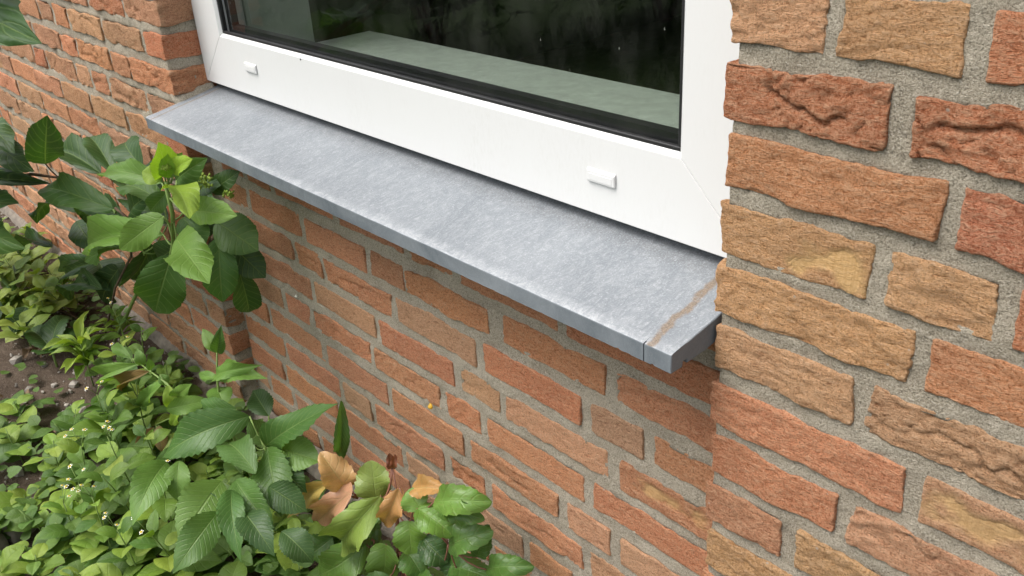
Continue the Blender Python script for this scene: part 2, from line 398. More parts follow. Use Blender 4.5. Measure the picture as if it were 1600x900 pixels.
# ------------------------------------------------------------------ brickwork
COLS = {'red': (.720, .250, .138), 'orange': (.800, .318, .170), 'brick': (.775, .325, .185), 'brown': (.650, .315, .190),
        'tan': (.800, .425, .245), 'ochre': (.790, .425, .220), 'dark': (.520, .250, .160), 'pink': (.780, .400, .260)}
def brick_mesh(L, H, D, res, seed, rough=1.0, crack=0.0, patch=None, edge=.0024):
    """one hand-moulded brick: x along, y into the wall (0 = face), z up, centred in x and z"""
    def line(a, b, r):
        n = max(2, int(round((b-a-2*edge)/r))); m = np.linspace(a+edge, b-edge, n+1)
        return np.concatenate([[a, a+edge*.3, a+edge*.65], m, [b-edge*.65, b-edge*.3, b]])
    fx, fz = line(-L/2, L/2, res), line(-H/2, H/2, res)
    nd = max(2, int(round(D/(res*2.0)))); dep = np.concatenate([np.linspace(D, edge, nd), [edge*.65, edge*.3]])
    k = len(dep)
    ux = np.concatenate([np.full(k, -L/2), fx, np.full(k, L/2)]); uy = np.concatenate([dep, np.zeros(len(fx)), dep[::-1]])
    vz = np.concatenate([np.full(k, -H/2), fz, np.full(k, H/2)]); vy = np.concatenate([dep, np.zeros(len(fz)), dep[::-1]])
    nu, nv = len(ux), len(vz)
    X = np.repeat(ux, nv); Z = np.tile(vz, nu); Y = np.maximum(np.repeat(uy, nv), np.tile(vy, nu))
    P = np.stack([X, Y, Z], 1)
    q = np.stack([np.clip(X, -L/2+edge, L/2-edge), np.maximum(Y, edge), np.clip(Z, -H/2+edge, H/2-edge)], 1)
    d = P-q; ln = np.linalg.norm(d, axis=1, keepdims=True); nrm = d/np.maximum(ln, 1e-9)
    P = q+nrm*np.minimum(ln, edge)
    so = np.array([seed*3.17 % 91, seed*7.31 % 83, seed*1.73 % 77])
    p0 = P+so
    wv = np.stack([noise(p0*26, 1), noise(p0*26, 2)*.55, noise(p0*26, 3)], 1)
    P = P+wv*.0026*rough+np.stack([noise(p0*150, 51), noise(p0*150, 52)*.6, noise(p0*150, 53)], 1)*.0008
    bu = fbm(p0*np.array([75, 80, 140]), 5, 4)
    wp = p0*np.array([26, 30, 88])+.9*np.stack([noise(p0*45, 7), noise(p0*45, 8), noise(p0*45, 9)], 1)
    ri = np.abs(noise(wp, 11)); fold = np.clip(1-ri/.17, 0, 1)**1.4
    ri2 = np.abs(noise(wp*np.array([1.3, 1, 1.9])+9.1, 12)); fold2 = np.clip(1-ri2/.22, 0, 1)**1.5
    pm = np.zeros(len(P))
    if patch:
        px, pz, pr, ph = patch
        pm = np.clip((1.0-np.maximum(np.abs(X-px)/pr, np.abs(Z-pz)/ph)+.9*fbm(p0*45, 21, 4))/.5, 0, 1)*(Y < edge*.9)
    amp = (1-pm)
    disp = (.0014*rough*bu - (.0012+.0015*crack)*fold*rough - .0006*fold2*rough)*amp
    if crack > .4:
        wc = Z - (.35*H*noise(np.stack([X*16+so[0], X*0, X*0], 1), 31)) - .006*noise(np.stack([X*70+so[1], X*0, X*0], 1), 32)
        msk = np.clip(1-np.abs(X-L*(-.1+.2*math.sin(seed)))/(L*.30), 0, 1)
        disp = disp - .008*crack*np.clip(1-np.abs(wc)/.0026, 0, 1)*np.minimum(1, msk*3)*(Y < edge)
    P = P+nrm*disp[:, None]
    keep = lambda i, j: not ((i < k or i >= nu-1-k) and (j < k or j >= nv-1-k))
    me = mesh_from('brick', P, grid_faces(nu, nv, keep), MB)
    if patch:
        a = me.attributes.new('patch', 'FLOAT', 'POINT'); a.data.foreach_set('value', pm.astype(np.float32))
    return me
BSEED = [1]
def put_brick(parent, xc, y, zc, L, H, col, res=.005, D=.03, **k):
    BSEED[0] += 1; s = BSEED[0]; rnd = random.Random(s*13+5)
    me = brick_mesh(L, H, D, res, s, **k)
    o = link('brick', me, parent, (xc, y+rnd.uniform(-.0012, .0012), zc+rnd.uniform(-.0012, .0012)))
    o.rotation_euler = (rnd.uniform(-.010, .010), rnd.uniform(-.012, .012), rnd.uniform(-.006, .006))
    c = COLS[col]; f = rnd.uniform(.88, 1.12)
    o.color = (c[0]*f*rnd.uniform(.95, 1.05), c[1]*f*rnd.uniform(1.0, 1.10), c[2]*f*rnd.uniform(.88, 1.0), 1)
    return o
def mortar_sheet(parent, x0, x1, z0, z1, y, res, amp=.0020, seed=0, back=None, name='mortar'):
    """pointing: displaced front sheet with sides running back into the wall"""
    back = back or y+.05
    xs = np.linspace(x0, x1, int((x1-x0)/res)+1); zs = np.linspace(z0, z1, int((z1-z0)/res)+1)
    xs = np.concatenate([[x0, x0], xs, [x1, x1]]); zs = np.concatenate([[z0], zs, [z1]])
    X, Z = np.meshgrid(xs, zs, indexing='ij'); Y = np.full(X.shape, y)
    Y[0, :] = back; Y[1, :] = (y+back)/2; Y[-1, :] = back; Y[-2, :] = (y+back)/2; Y[:, 0] = back; Y[:, -1] = back
    P = np.stack([X.ravel(), Y.ravel(), Z.ravel()], 1)
    d = fbm(P*np.array([38, 1, 38])+seed, 41+seed, 4)+.5*fbm(P*120, 45+seed, 2)
    P[:, 1] += amp*1.5*d
    for (a, b, zc, hh) in RECTS.get(parent.name, []):
        ins = (P[:, 0] > a+.0055) & (P[:, 0] < b-.0055) & (np.abs(P[:, 2]-zc) < hh-.0055) & (P[:, 1] < y+.012)
        P[ins, 1] = y+.016
    P[:, 0] += amp*.9*noise(P*70, 47+seed)*(np.repeat(np.arange(len(xs)), len(zs)) < 4)
    return link(name, mesh_from(name, P, grid_faces(len(xs), len(zs)), MM), parent)

# -- right-hand pier (face Y = 0, left corner X = 0)
pier = thing('brick_pier', 'near brick pier of tan and red bricks to the right of the window', 'wall', (0.3, 0, GZ))
def to_parent(o, par):
    o.parent = par; o.matrix_parent_inverse = par.matrix_world.inverted() if False else Matrix.Translation(-par.location)
def local(par, p): return (p[0]-par.location[0], p[1]-par.location[1], p[2]-par.location[2])
class Frame:
    pass
RECTS = {}
def brick_at(par, x0, x1, ztop, H, y, col, **k):
    RECTS.setdefault(par.name, []).append((x0, x1, ztop-H/2, H/2))
    p = local(par, ((x0+x1)/2, y, ztop-H/2))
    return put_brick(par, p[0], p[1], p[2], x1-x0, H, col, **k)
HB = .0475
J = .0138
# measured rows: list of (right end, colour, extras); the row starts at the corner
rows = {
 0: [(.081, 'tan', dict(rough=1.5)), (.186, 'ochre', dict(rough=1.1)), (.395, 'orange', {}), (.49, 'tan', {})],
 1: [(.1426, 'red', dict(crack=1.0, rough=1.1)), (.350, 'red', dict(crack=1.0, rough=1.4)), (.545, 'tan', {})],
 2: [(.1891, 'orange', dict(rough=.9)), (.392, 'red', dict(rough=1.1)), (.59, 'orange', {})],
 3: [(.1421, 'ochre', dict(rough=1.0, patch=(.032, -.002, .036, .017))), (.2394, 'tan', dict(rough=1.5)), (.445, 'red', {})],
 4: [(.1844, 'ochre', dict(rough=1.3)), (.388, 'orange', dict(rough=.8)), (.49, 'tan', {})],
 5: [(.143, 'tan', dict(rough=1.3)), (.353, 'tan', dict(crack=.6, rough=1.35)), (.55, 'brown', {})],
 6: [(.1985, 'orange', dict(rough=1.0)), (.402, 'tan', dict(rough=.9, patch=(-.05, 0, .045, .018))), (.60, 'red', {})],
 7: [(.1413, 'orange', dict(rough=1.0)), (.340, 'tan', dict(crack=.5, rough=1.25)), (.45, 'ochre', {})],
 8: [(.0895, 'brick', dict(rough=1.0)), (.297, 'tan', dict(rough=1.6)), (.50, 'orange', {})],
 9: [(.1400, 'ochre', dict(rough=1.5)), (.345, 'brown', {}), (.45, 'tan', {})],
}
rnd = random.Random(7)
for k in range(-3, 16):
    ztop = ZP-k*COURSE
    if k in rows: row = rows[k]
    else:
        row = []; x = 0
        for L in ([.19, .19, .09] if k % 2 else [.142, .19, .19]):
            x += L; row.append((x, rnd.choice(['tan', 'orange', 'red', 'ochre', 'brick']), {})); x += J
    x = 0.0
    for i, (xr, col, ex) in enumerate(row):
        jl = rnd.uniform(-.004, .003) if i == 0 else 0
        near = (-1 <= k <= 9 and i < 2)
        brick_at(pier, x+jl, xr, ztop, HB+rnd.uniform(-.001, .0015), 0.0, col, res=.0026 if near else .009, D=.06 if i == 0 else .025, **ex)
        x = xr+J+rnd.uniform(-.001, .001)
mo = mortar_sheet(pier, .005, .62, GZ-.05, .62, .0030, .0035, .0016, 1, .12); mo.location = local(pier, (0, 0, 0))
v, f = box(.012, .625, .03, .26, GZ-.06, .625)
link('masonry_core', mesh_from('masonry_core', v, f, MM, False), pier, local(pier, (0, 0, 0)))

# -- recessed panel under the sill (face Y = YP)
panel = thing('recessed_wall', 'recessed orange brick wall below the stone sill', 'wall', (-.61, YP, GZ))
HQ = .0438
prow = {
 -1: [(-1.17, -1.085), (-1.07, -.985), (-.967, -.775), (-.758, -.585), (-.565, -.470), (-.452, -.262), (-.245, 0.0)],
 0: [(-1.195, -1.09), (-1.075, -.893), (-.8765, -.6936), (-.6796, -.5923), (-.5825, -.3949), (-.3672, -.1831), (-.1664, .02)],
 1: [(-1.215, -1.14), (-1.125, -.94), (-.925, -.843), (-.829, -.6353), (-.621, -.4308), (-.4131, -.2248), (-.2065, -.122), (-.1063, .03)],
 2: [(-1.205, -1.10), (-1.085, -.897), (-.8819, -.6937), (-.6798, -.4892), (-.4718, -.3862), (-.3714, -.181), (-.1596, .03)],
 3: [(-1.215, -1.02), (-1.005, -.92), (-.905, -.722), (-.706, -.530), (-.515, -.434), (-.4185, -.2243), (-.2062, .02)],
 4: [(-1.21, -1.10), (-1.085, -.89), (-.875, -.685), (-.668, -.480), (-.4626, -.274), (-.2556, -.1769), (-.160, .03)],
}
pcol = ['orange', 'brick', 'orange', 'pink', 'brick', 'orange', 'brick', 'brick', 'pink', 'orange']
rnd = random.Random(21)
for k in range(-2, 9):
    ztop = ZQ-k*COURSE
    if k in prow: row = prow[k]
    else:
        row = []; x = -1.215-rnd.uniform(0, .08)
        while x < .0:
            L = rnd.choice([.19, .19, .088]); row.append((max(x, -1.215), min(x+L, .03))); x += L+.016
    for (a, b) in row:
        if b-a < .02: continue
        vis = b > -.95
        ex = {}
        if k == 2 and a == -.1596: ex = dict(patch=(-.025, .004, .06, .012), rough=1.3)
        if k == 2 and a == -.4718: colr = 'tan'
        else: colr = rnd.choice(pcol if k < 3 else pcol+['pink', 'pink', 'brown'])
        rg = rnd.choice([.7, .8, .9, 1.0, 1.1, 1.3])
        if ex: rg = ex.pop('rough')
        brick_at(panel, a, b, ztop, HQ+rnd.uniform(-.0025, .0015), YP, colr, res=.0045 if vis else .007, D=.022,
                 rough=rg, crack=rnd.choice([0, 0, 0, 0, .5, .8]), **ex)
mo = mortar_sheet(panel, -1.26, .04, GZ-.05, .075, YP+.0024, .0045, .0016, 2, YP+.04); mo.location = local(panel, (0, 0, 0))
v, f = box(-1.255, .035, YP+.028, .26, GZ-.06, .078)
link('masonry_core', mesh_from('masonry_core', v, f, MM, False), panel, local(panel, (0, 0, 0)))

# -- left wall (face Y = 0), its corner brick ends form the reveal beside the frame
wall = thing('brick_wall', 'long brown brick wall receding to the left behind the shrub', 'wall', (-2.4, 0, GZ))
rnd = random.Random(33)
lcol = ['brown', 'brick', 'brown', 'brown', 'red', 'orange', 'pink', 'brick', 'tan', 'brick']
nb = 0
for k in range(-1, 16):
    ztop = ZP-k*COURSE
    x = XL
    pat = [.088, .19, .19] if k % 3 == 0 else ([.19, .088, .19] if k % 3 == 1 else [.14, .19, .088])
    i = 0
    while x > -3.35:
        L = (pat[i] if i < 3 else rnd.choice([.19, .19, .088]))
        col = rnd.choice(lcol); D = .025
        if i == 0:
            D = .085
            if k == 4: col = 'orange'
        H = .0455+rnd.uniform(-.002, .0015)
        brick_at(wall, x-L, x+(rnd.uniform(-.003, .003) if i == 0 else 0), ztop, H, 0.0, col,
                 res=.005 if x > -1.8 else .009, D=D, rough=rnd.choice([1.1, 1.4, 1.7, 2.1]), crack=rnd.choice([0, 0, .5, .9]))
        nb += 1
        x -= L+.0135+rnd.uniform(-.002, .003); i += 1
mo = mortar_sheet(wall, -3.6, XL-.004, GZ-.05, .5, .0040, .006, .0020, 3, .10); mo.location = local(wall, (0, 0, 0))
v, f = box(-3.62, XL-.009, .03, .26, GZ-.06, .505)
link('masonry_core', mesh_from('masonry_core', v, f, MM, False), wall, local(wall, (0, 0, 0)))
# rough concrete footing along the foot of the walls
P = []
xs = np.linspace(-3.6, .6, 500); prof = [(.03, .026), (-.003, .024), (-.016, .012), (-.022, -.04)]
for x in xs:
    base = 0.0
    for (y, z) in prof: P.append((x, y+base, GZ+z))
P = np.array(P); P[:, 1] += .006*fbm(P*22, 61, 3); P[:, 2] += .007*fbm(P*16, 62, 3)*(P[:, 2] > GZ)
tag(link('wall_footing', mesh_from('wall_footing', P, grid_faces(len(xs), 4), M_CONC)), 'rough grey mortar footing along the foot of the brick wall', 'footing')

# ------------------------------------------------------------------ stone sill
def sill():
    ys, yb, zs, zb, th = -.0614, .118, .0966, .1300, .0205
    sl = (zb-zs)/(.0692-ys)*.0243/.0334
    def ztop(y): return zs+(y-ys)*(.1209-.0966)/(.0692+.0614)
    c = .0012
    prof = [(yb, ztop(yb))]
    for y in np.linspace(yb-.01, ys+c*2.2, 16): prof.append((y, ztop(y)))
    prof += [(ys+c, ztop(ys)-.0000), (ys+c*.3, zs-c*.35), (ys, zs-c), (ys, zs-.007), (ys, zs-.014), (ys, zs-th+.0008), (ys+.0008, zs-th),
             (ys+.016, zs-th), (ys+.0165, zs-th+.006), (ys+.024, zs-th+.006), (ys+.0245, zs-th+.0015), (ys+.05, zs-th+.003), (yb, ztop(yb)-th-.006)]
    prof = np.array(prof)
    x0, x1 = XL+.004, -.004
    kx = -.0370
    xs = list(np.linspace(x0+.0008, kx-.0010, 330))+[kx-.0007, kx-.00065, kx+.00065, kx+.0007]+list(np.linspace(kx+.001, x1-.0008, 14))
    xs = [x0]+xs+[x1]
    P = []
    for i, x in enumerate(xs):
        pr = prof.copy()
        if i in (0, len(xs)-1):
            cen = np.array([.02, .1]); pr = pr+np.clip(cen-pr, -.0007, .0007)
        if abs(x-kx) <= .00066:
            m = pr[:, 0] < ys+.004; m[-6:] = False
            pr[m, 0] = np.maximum(pr[m, 0], ys+.0045)
        for y, z in pr: P.append((x, y, z))
    P = np.array(P); n = len(prof)
    j = np.tile(np.arange(n), len(xs))
    fr = (P[:, 1] < ys+.006)
    # worn, slightly chipped arris
    chip = np.clip(noise(P*np.array([75, 0, 0])+3.3, 71)-.55, 0, 1)*.004+np.clip(noise(P*np.array([260, 0, 0]), 72)-.5, 0, 1)*.0016
    low = fr & (P[:, 2] < zs-th+.004)
    P[low, 2] += chip[low]*(1+1.8*(P[low, 0] > -.08))
    upp = fr & (P[:, 2] > zs-.003)
    P[upp, 2] -= .18*chip[upp]; P[upp, 1] += .18*chip[upp]
    P[fr, 1] += .0003*noise(P[fr]*np.array([40, 0, 60]), 73)
    tops = (P[:, 2] > np.array([ztop(y) for y in P[:, 1]])-.0002)
    P[tops, 2] += .00025*fbm(P[tops]*np.array([25, 25, 0]), 74, 3)
    F = grid_faces(len(xs), n)
    F += [(i*n+n-1, (i+1)*n+n-1, (i+1)*n, i*n) for i in range(len(xs)-1)]
    F.append(tuple(range(n))); F.append(tuple((len(xs)-1)*n+k for k in range(n))[::-1])
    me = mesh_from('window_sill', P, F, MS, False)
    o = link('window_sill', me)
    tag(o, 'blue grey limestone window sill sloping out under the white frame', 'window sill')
    # mortar bedding and fillets at both ends
    v, f = box(XL-.004, .0, .045, .20, .073, .092)
    return o
sill()
# mortar bed between sill and panel, and the fillet against the left reveal
bed = thing('mortar_bed', 'thin grey mortar fillet where the sill meets the left brick reveal', 'mortar', (XL, .03, .1))
xs = np.linspace(-.004, .078, 30); P = []
for y in xs:
    z = .0966+(y+.0614)*.186
    for (dx, dz) in ((-.008, .016), (-.001, .011), (.005, .004), (.008, -.004)): P.append((dx, y-.03, z+dz-.1))
P = np.array(P); P[:, 0] += .0015*noise(P*190, 81); P[:, 2] += .0015*noise(P*190, 82)
link('mortar', mesh_from('mortar', P, grid_faces(len(xs), 4), MM), bed)

# ------------------------------------------------------------------ window
win = thing('window', 'white plastic window with dark double glazing above the stone sill', 'window', ((XL)/2, YF, .1367))
WO = win.location
ZF, WF, BV = .1367, .0918, .0050
FX0, FX1, FZ1 = XL+.0006, -.0099, 1.15
fprof = [(0.0, .0), (WF, .0), (WF+BV, BV), (WF+BV, .034), (WF-.012, .036), (WF-.012, .060), (0.004, .060), (0.0, .056)]
def member(side):
    V = []
    for e in (0, 1):
        for (s, y) in fprof:
            g = .00032
            if side == 'b': x = FX0+s+g if e == 0 else FX1-s-g; z = ZF+s
            if side == 't': x = FX0+s+g if e == 0 else FX1-s-g; z = FZ1-s
            if side == 'l': z = ZF+s+g if e == 0 else FZ1-s-g; x = FX0+s
            if side == 'r': z = ZF+s+g if e == 0 else FZ1-s-g; x = FX1-s
            V.append((x-WO[0], YF+y-WO[1], z-WO[2]))
    n = len(fprof)
    F = [(i, (i+1) % n, n+(i+1) % n, n+i) for i in range(n)]+[tuple(range(n))[::-1], tuple(n+i for i in range(n))]
    if side in 'tr'[:0]: pass
    me = mesh_from('frame', V, F, MP, False)
    import bmesh
    bm = bmesh.new(); bm.from_mesh(me); bmesh.ops.recalc_face_normals(bm, faces=bm.faces); bm.to_mesh(me); bm.free()
    o = link('frame_rail' if side in 'bt' else 'frame_stile', me, win)
    b = o.modifiers.new('bevel', 'BEVEL'); b.width = .0007; b.segments = 2; b.limit_method = 'ANGLE'; b.angle_limit = R_(25)
    for pl in me.polygons: pl.use_smooth = False
    return o
for s_ in 'btlr': member(s_)
ix0, ix1, iz0, iz1 = FX0+WF+BV, FX1-WF-BV, ZF+WF+BV, FZ1-WF-BV      # daylight opening
def ring(name, y0, y1, inset0, inset1, mat, bev=0):
    parts = []
    a, b = inset0, inset1
    X0, X1, Z0, Z1 = ix0, ix1, iz0, iz1
    parts.append(box(X0+a, X1-a, y0, y1, Z0+a, Z0+b)); parts.append(box(X0+a, X1-a, y0, y1, Z1-b, Z1-a))
    parts.append(box(X0+a, X0+b, y0, y1, Z0+b, Z1-b)); parts.append(box(X1-b, X1-a, y0, y1, Z0+b, Z1-b))
    v, f = merge(parts); v = [(p[0]-WO[0], p[1]-WO[1], p[2]-WO[2]) for p in v]
    o = link(name, mesh_from(name, v, f, mat, False), win)
    if bev:
        m = o.modifiers.new('bevel', 'BEVEL'); m.width = bev; m.segments = 3
    return o
ring('gasket', YF+.0055, YF+.0115, -.0022, .0045, M_RUB, .0014)
ring('gasket', YF+.0117, YF+.0140, -.004, .0028, M_RUB)
ring('spacer', YF+.0186, YF+.0330, -.004, .0125, M_SPC)
def pane(y0, y1):
    v, f = box(ix0-.004, ix1+.004, y0, y1, iz0-.004, iz1+.004); v = [(p[0]-WO[0], p[1]-WO[1], p[2]-WO[2]) for p in v]
    link('pane', mesh_from('pane', v, f, MG, False), win)
pane(YF+.0142, YF+.0184); pane(YF+.0332, YF+.0374)
def drain_cap(xc, zc, wd, ht):
    # hood: flat plate with a chamfered box on it
    t = .0032
    v = [(-wd/2, 0, -ht/2), (wd/2, 0, -ht/2), (wd/2, 0, ht/2), (-wd/2, 0, ht/2),
         (-wd/2+.001, -t, -ht/2+.0008), (wd/2-.001, -t, -ht/2+.0008), (wd/2-.001, -t, ht/2-.003), (-wd/2+.001, -t, ht/2-.003)]
    f = [(0, 1, 5, 4), (1, 2, 6, 5), (2, 3, 7, 6), (3, 0, 4, 7), (4, 5, 6, 7), (3, 2, 1, 0)]
    o = link('drain_cap', mesh_from('drain_cap', v, f, MP, False), win, (xc-WO[0], YF-WO[1]-.0004, zc-WO[2]))
    m = o.modifiers.new('bevel', 'BEVEL'); m.width = .0012; m.segments = 3
    v, f = box(-wd/2+.004, wd/2-.004, -t-.0004, -t+.001, -ht/2+.003, ht/2-.006)
    e = link('cap_face', mesh_from('cap_face', v, f, MP, False), o)
    b = e.modifiers.new('bevel', 'BEVEL'); b.width = .0004; b.segments = 2
drain_cap(-1.0265, .1880, .042, .0170)
drain_cap(-.2105, .1835, .043, .0170)
v, f = tube([(0, -.0006, 0), (0, .0015, 0)], .0015, 12)
link('drain_hole', mesh_from('drain_hole', v, f, M_RUB), win, (-.8497-WO[0], YF-WO[1], .2262-WO[2]))
# dark joint under and beside the frame
v, f = box(XL-.004, .006, YF+.030, YF+.05, .100, ZF+.0004)
v2, f2 = box(FX1+.0005, .012, YF+.004, YF+.05, ZF, .62)
V, F = merge([(v, f), (v2, f2)]); V = [(p[0]-WO[0], p[1]-WO[1], p[2]-WO[2]) for p in V]
link('sealing_joint', mesh_from('sealing_joint', V, F, M_SEAL, False), win)

# ------------------------------------------------------------------ room behind the glass
def room():
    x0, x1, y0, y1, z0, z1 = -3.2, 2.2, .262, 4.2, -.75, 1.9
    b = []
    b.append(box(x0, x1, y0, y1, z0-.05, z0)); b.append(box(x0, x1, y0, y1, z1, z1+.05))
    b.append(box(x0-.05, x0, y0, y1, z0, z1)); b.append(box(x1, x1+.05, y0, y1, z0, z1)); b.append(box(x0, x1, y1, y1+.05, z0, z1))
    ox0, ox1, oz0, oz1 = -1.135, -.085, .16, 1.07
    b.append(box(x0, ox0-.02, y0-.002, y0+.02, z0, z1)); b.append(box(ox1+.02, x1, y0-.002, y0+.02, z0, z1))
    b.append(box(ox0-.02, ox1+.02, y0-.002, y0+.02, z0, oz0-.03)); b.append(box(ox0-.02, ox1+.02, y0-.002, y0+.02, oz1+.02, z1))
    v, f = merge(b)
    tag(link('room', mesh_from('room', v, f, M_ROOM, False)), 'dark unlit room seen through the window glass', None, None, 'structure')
    # plastered reveal
    p = [box(ox0-.09, ox0, YF+.0605, y0-.003, .10, oz1+.06), box(ox1, ox1+.075, YF+.0605, y0-.003, .10, oz1+.06), box(ox0, ox1, YF+.0605, y0-.003, oz1, oz1+.06)]
    v, f = merge(p)
    tag(link('window_reveal', mesh_from('window_reveal', v, f, M_PLAST, False)), 'pale plastered reveal inside the window', None, None, 'structure')
    v, f = box(ox0+.001, ox1-.001, YF+.062, .385, .152, .182)
    o = link('inner_window_sill', mesh_from('inner_window_sill', v, f, M_ISILL, False))
    m = o.modifiers.new('bevel', 'BEVEL'); m.width = .002; m.segments = 2
    tag(o, 'grey green inner sill behind the window glass', 'window sill')
    # house wall above, closing the room to the sky
    v, f = merge([box(-3.62, .625, .03, .26, FZ1+.004, 2.0), box(-3.62, XL-.010, .021, .2615, .508, 2.0), box(.013, .626, .021, .2615, .628, 2.0),
                  box(XL-.008, ox0-.092, YF+.0605, .2605, .08, FZ1), box(ox1+.077, .011, YF+.0605, .2605, .08, FZ1)])
    tag(link('house_wall', mesh_from('house_wall', v, f, MM, False)), 'mortar grey house wall above the window', 'wall')
room()

# ------------------------------------------------------------------ leaves
def leaf_mesh(name, mat, prof, fold=.12, arch=.08, corr=.012, nv=8, serr=0.0, nteeth=14, wave=0.0, n=19, m=9, seed=0, droop=0.0, twist=0.0):
    """blade from (0,0,0) to (1,0,0), unit width scale, normal +Z; prof(t) = half width 0..0.5"""
    rn = np.random.RandomState(seed); P = []; UV = []
    ph = rn.rand()*6
    for i in range(n):
        t = i/(n-1); hw = max(prof(t), .0006)
        if serr:
            s = (t*nteeth) % 1.0; hwt = hw*(1+serr*(s-.4)*(1 if 0.06 < t < .97 else 0))
        else: hwt = hw
        for j in range(m):
            b = -1+2*j/(m-1); ab = abs(b)
            y = b*(hwt if ab > .9 else hw)
            z = arch*4*t*(1-t)*(1.0)-droop*t*t+droop*t + fold*ab*hw*2
            z -= .55*fold*hw*2*ab*ab
            z += corr*math.cos(2*math.pi*(t-.22*ab)*nv)*ab*(1-.35*ab)*min(1, 4*t*(1-t)+.1)
            z += wave*math.sin(9*t+ph+(2.1 if b > 0 else 0))*ab*ab*hw*2
            z += twist*b*hw*(t-.5)
            P.append((t-.05*0+.03*ab*0, y, z)); UV.append((t, b))
    F = []
    for i in range(n-1):
        for j in range(m-1):
            a = i*m+j; F.append((a, a+m, a+m+1, a+1))
    return mesh_from(name, P, F, mat, True, UV)
def prof_ovate(a=.75, b=1.15, tip=.10):
    k = max((t**a)*((1-t)**b) for t in [i/200 for i in range(201)])
    def f(t):
        v = .5*(t**a)*((1-t)**b)/k
        return v
    return f
def prof_blade(t, a=.85, p=.75, k=.45):
    s = min(1, max(0, (t-.80)/.20)); s = s*s*(3-2*s)
    return .5*max(0, math.sin(math.pi*t**a))**p*(1-k*s)
def variants(cnt, fn): return [fn(i) for i in range(cnt)]
HYD = variants(5, lambda i: leaf_mesh('hydrangea_leaf', M_LEAF, lambda t: prof_blade(t, .90, .62, .40), .05+.05*(i % 3), .04+.025*i, .010, 8, .07, 22, .04+.02*(i % 2), 45, 11, i, 0, .14*(i-2)))
CRE = variants(5, lambda i: leaf_mesh('creeper_leaf', M_CREEP, lambda t: prof_blade(t, .80, .85, .4), .06+.05*(i % 3), .05+.035*i, .012, 12, .13, 13, .05, 53, 11, 10+i, 0, .3*(i-2)))
def prof_mah(t):
    return .5*max(0, math.sin(math.pi*t**.92))**.55
MAH = variants(5, lambda i: leaf_mesh('mahonia_leaf', M_MAH, prof_mah, .15+.08*(i % 3), .04+.05*i, 0.004, 6, .13, 8, .13, 49, 9, 20+i, 0, .35*(i-2)))
WEE = variants(5, lambda i: leaf_mesh('weed_leaf', M_WEED, lambda t: prof_blade(t, .80, .68, .35), .08+.04*(i % 3), .05+.03*i, .005, 5, .05, 10, .025, 27, 9, 30+i, 0, .10*(i-2)))
NAR = variants(3, lambda i: leaf_mesh('narrow_leaf', M_WEED, prof_ovate(.9, 1.0), .25, .08+.06*i, .006, 7, .06, 8, .06, 17, 5, 40+i))
DRY = variants(2, lambda i: leaf_mesh('dry_leaf', M_DRY, prof_ovate(.7, .9), .5, .15, .01, 6, .05, 9, .2, 17, 7, 50+i))

def leaf_matrix(base, tip, width, hint):
    base, tip = Vector(base), Vector(tip); x = tip-base; L = x.length; x.normalize()
    z = Vector(hint); z = (z-x*z.dot(x))
    if z.length < 1e-4: z = Vector((0, 0, 1))-x*x.z
    z.normalize(); y = z.cross(x)
    m = Matrix.Identity(4)
    for i in range(3):
        m[i][0] = x[i]*L; m[i][1] = y[i]*width; m[i][2] = z[i]*L; m[i][3] = base[i]
    return m
def add_leaf(par, meshes, base, tip, width, hint, color, rn, name='leaf', jit=.10):
    me = meshes[rn.randrange(len(meshes))]
    m = leaf_matrix(Vector(base)-par.location, Vector(tip)-par.location, width, hint)
    f = rn.uniform(1-jit, 1+jit)
    o = link(name, me, par, None, (color[0]*f*rn.uniform(.94, 1.06), color[1]*f, color[2]*f*rn.uniform(.9, 1.1)))
    o.matrix_local = m
    return o
def stem(par, pts, rad, mat, name='stem', n=7):
    v, f = tube([Vector(p)-par.location for p in pts], rad, n)
    return link(name, mesh_from(name, v, f, mat), par)
G_BR, G_LT, G_MD, G_DK, G_VD = (.26, .40, .050), (.145, .265, .050), (.080, .165, .036), (.045, .100, .027), (.026, .060, .018)  # darker greens mix the colour of older leaves with painted-in shade
def px_leaves(par, meshes, spec, rn, petiole=None, pmat=None, prad=.0016, hmin=.06, grow=1.10):
    """spec rows: (base px), (tip px), width px, base depth Y, tip depth Y, colour, facing (0 = up, 1 = outwards/right)"""
    for (b, t, wpx, yb, yt, col, face) in spec:
        B, T = at(b[0], b[1], Y=yb), at(t[0], t[1], Y=yt)
        if B.z < GZ+hmin+.04: B = at(b[0], b[1], Z=GZ+hmin+.04+rn.uniform(0, .02))
        if T.z < GZ+hmin: T = at(t[0], t[1], Z=GZ+hmin+rn.uniform(0, .02))
        face = .50+.50*face
        dist = (Vector(CAM)-(B+T)/2)
        wd = grow*wpx*dist.dot(-Vector(FW))/FPX
        toc = dist.normalized()
        hint = Vector((0, 0, 1))*(1-face)+toc*face+Vector((rn.uniform(-.2, .2), rn.uniform(-.2, .2), rn.uniform(-.1, .1)))
        # a blade turned away from the viewer looks narrower, so it is wider in fact
        xx = (T-B).normalized(); zz = (hint-xx*hint.dot(xx)).normalized(); yy = zz.cross(xx)
        vis = math.sqrt(max(.2, 1-yy.dot(toc)**2)); wd = min(wd/vis, (T-B).length*.95+.01)
        add_leaf(par, meshes, B, T, wd, hint, col, rn)
        if petiole is not None:
            q = min(petiole, key=lambda s: (Vector(s)-B).length)
            if .004 < (Vector(q)-B).length < .075: stem(par, curve_pts(q, B, -.01, 5), prad, pmat or M_STEM, 'petiole', 6)

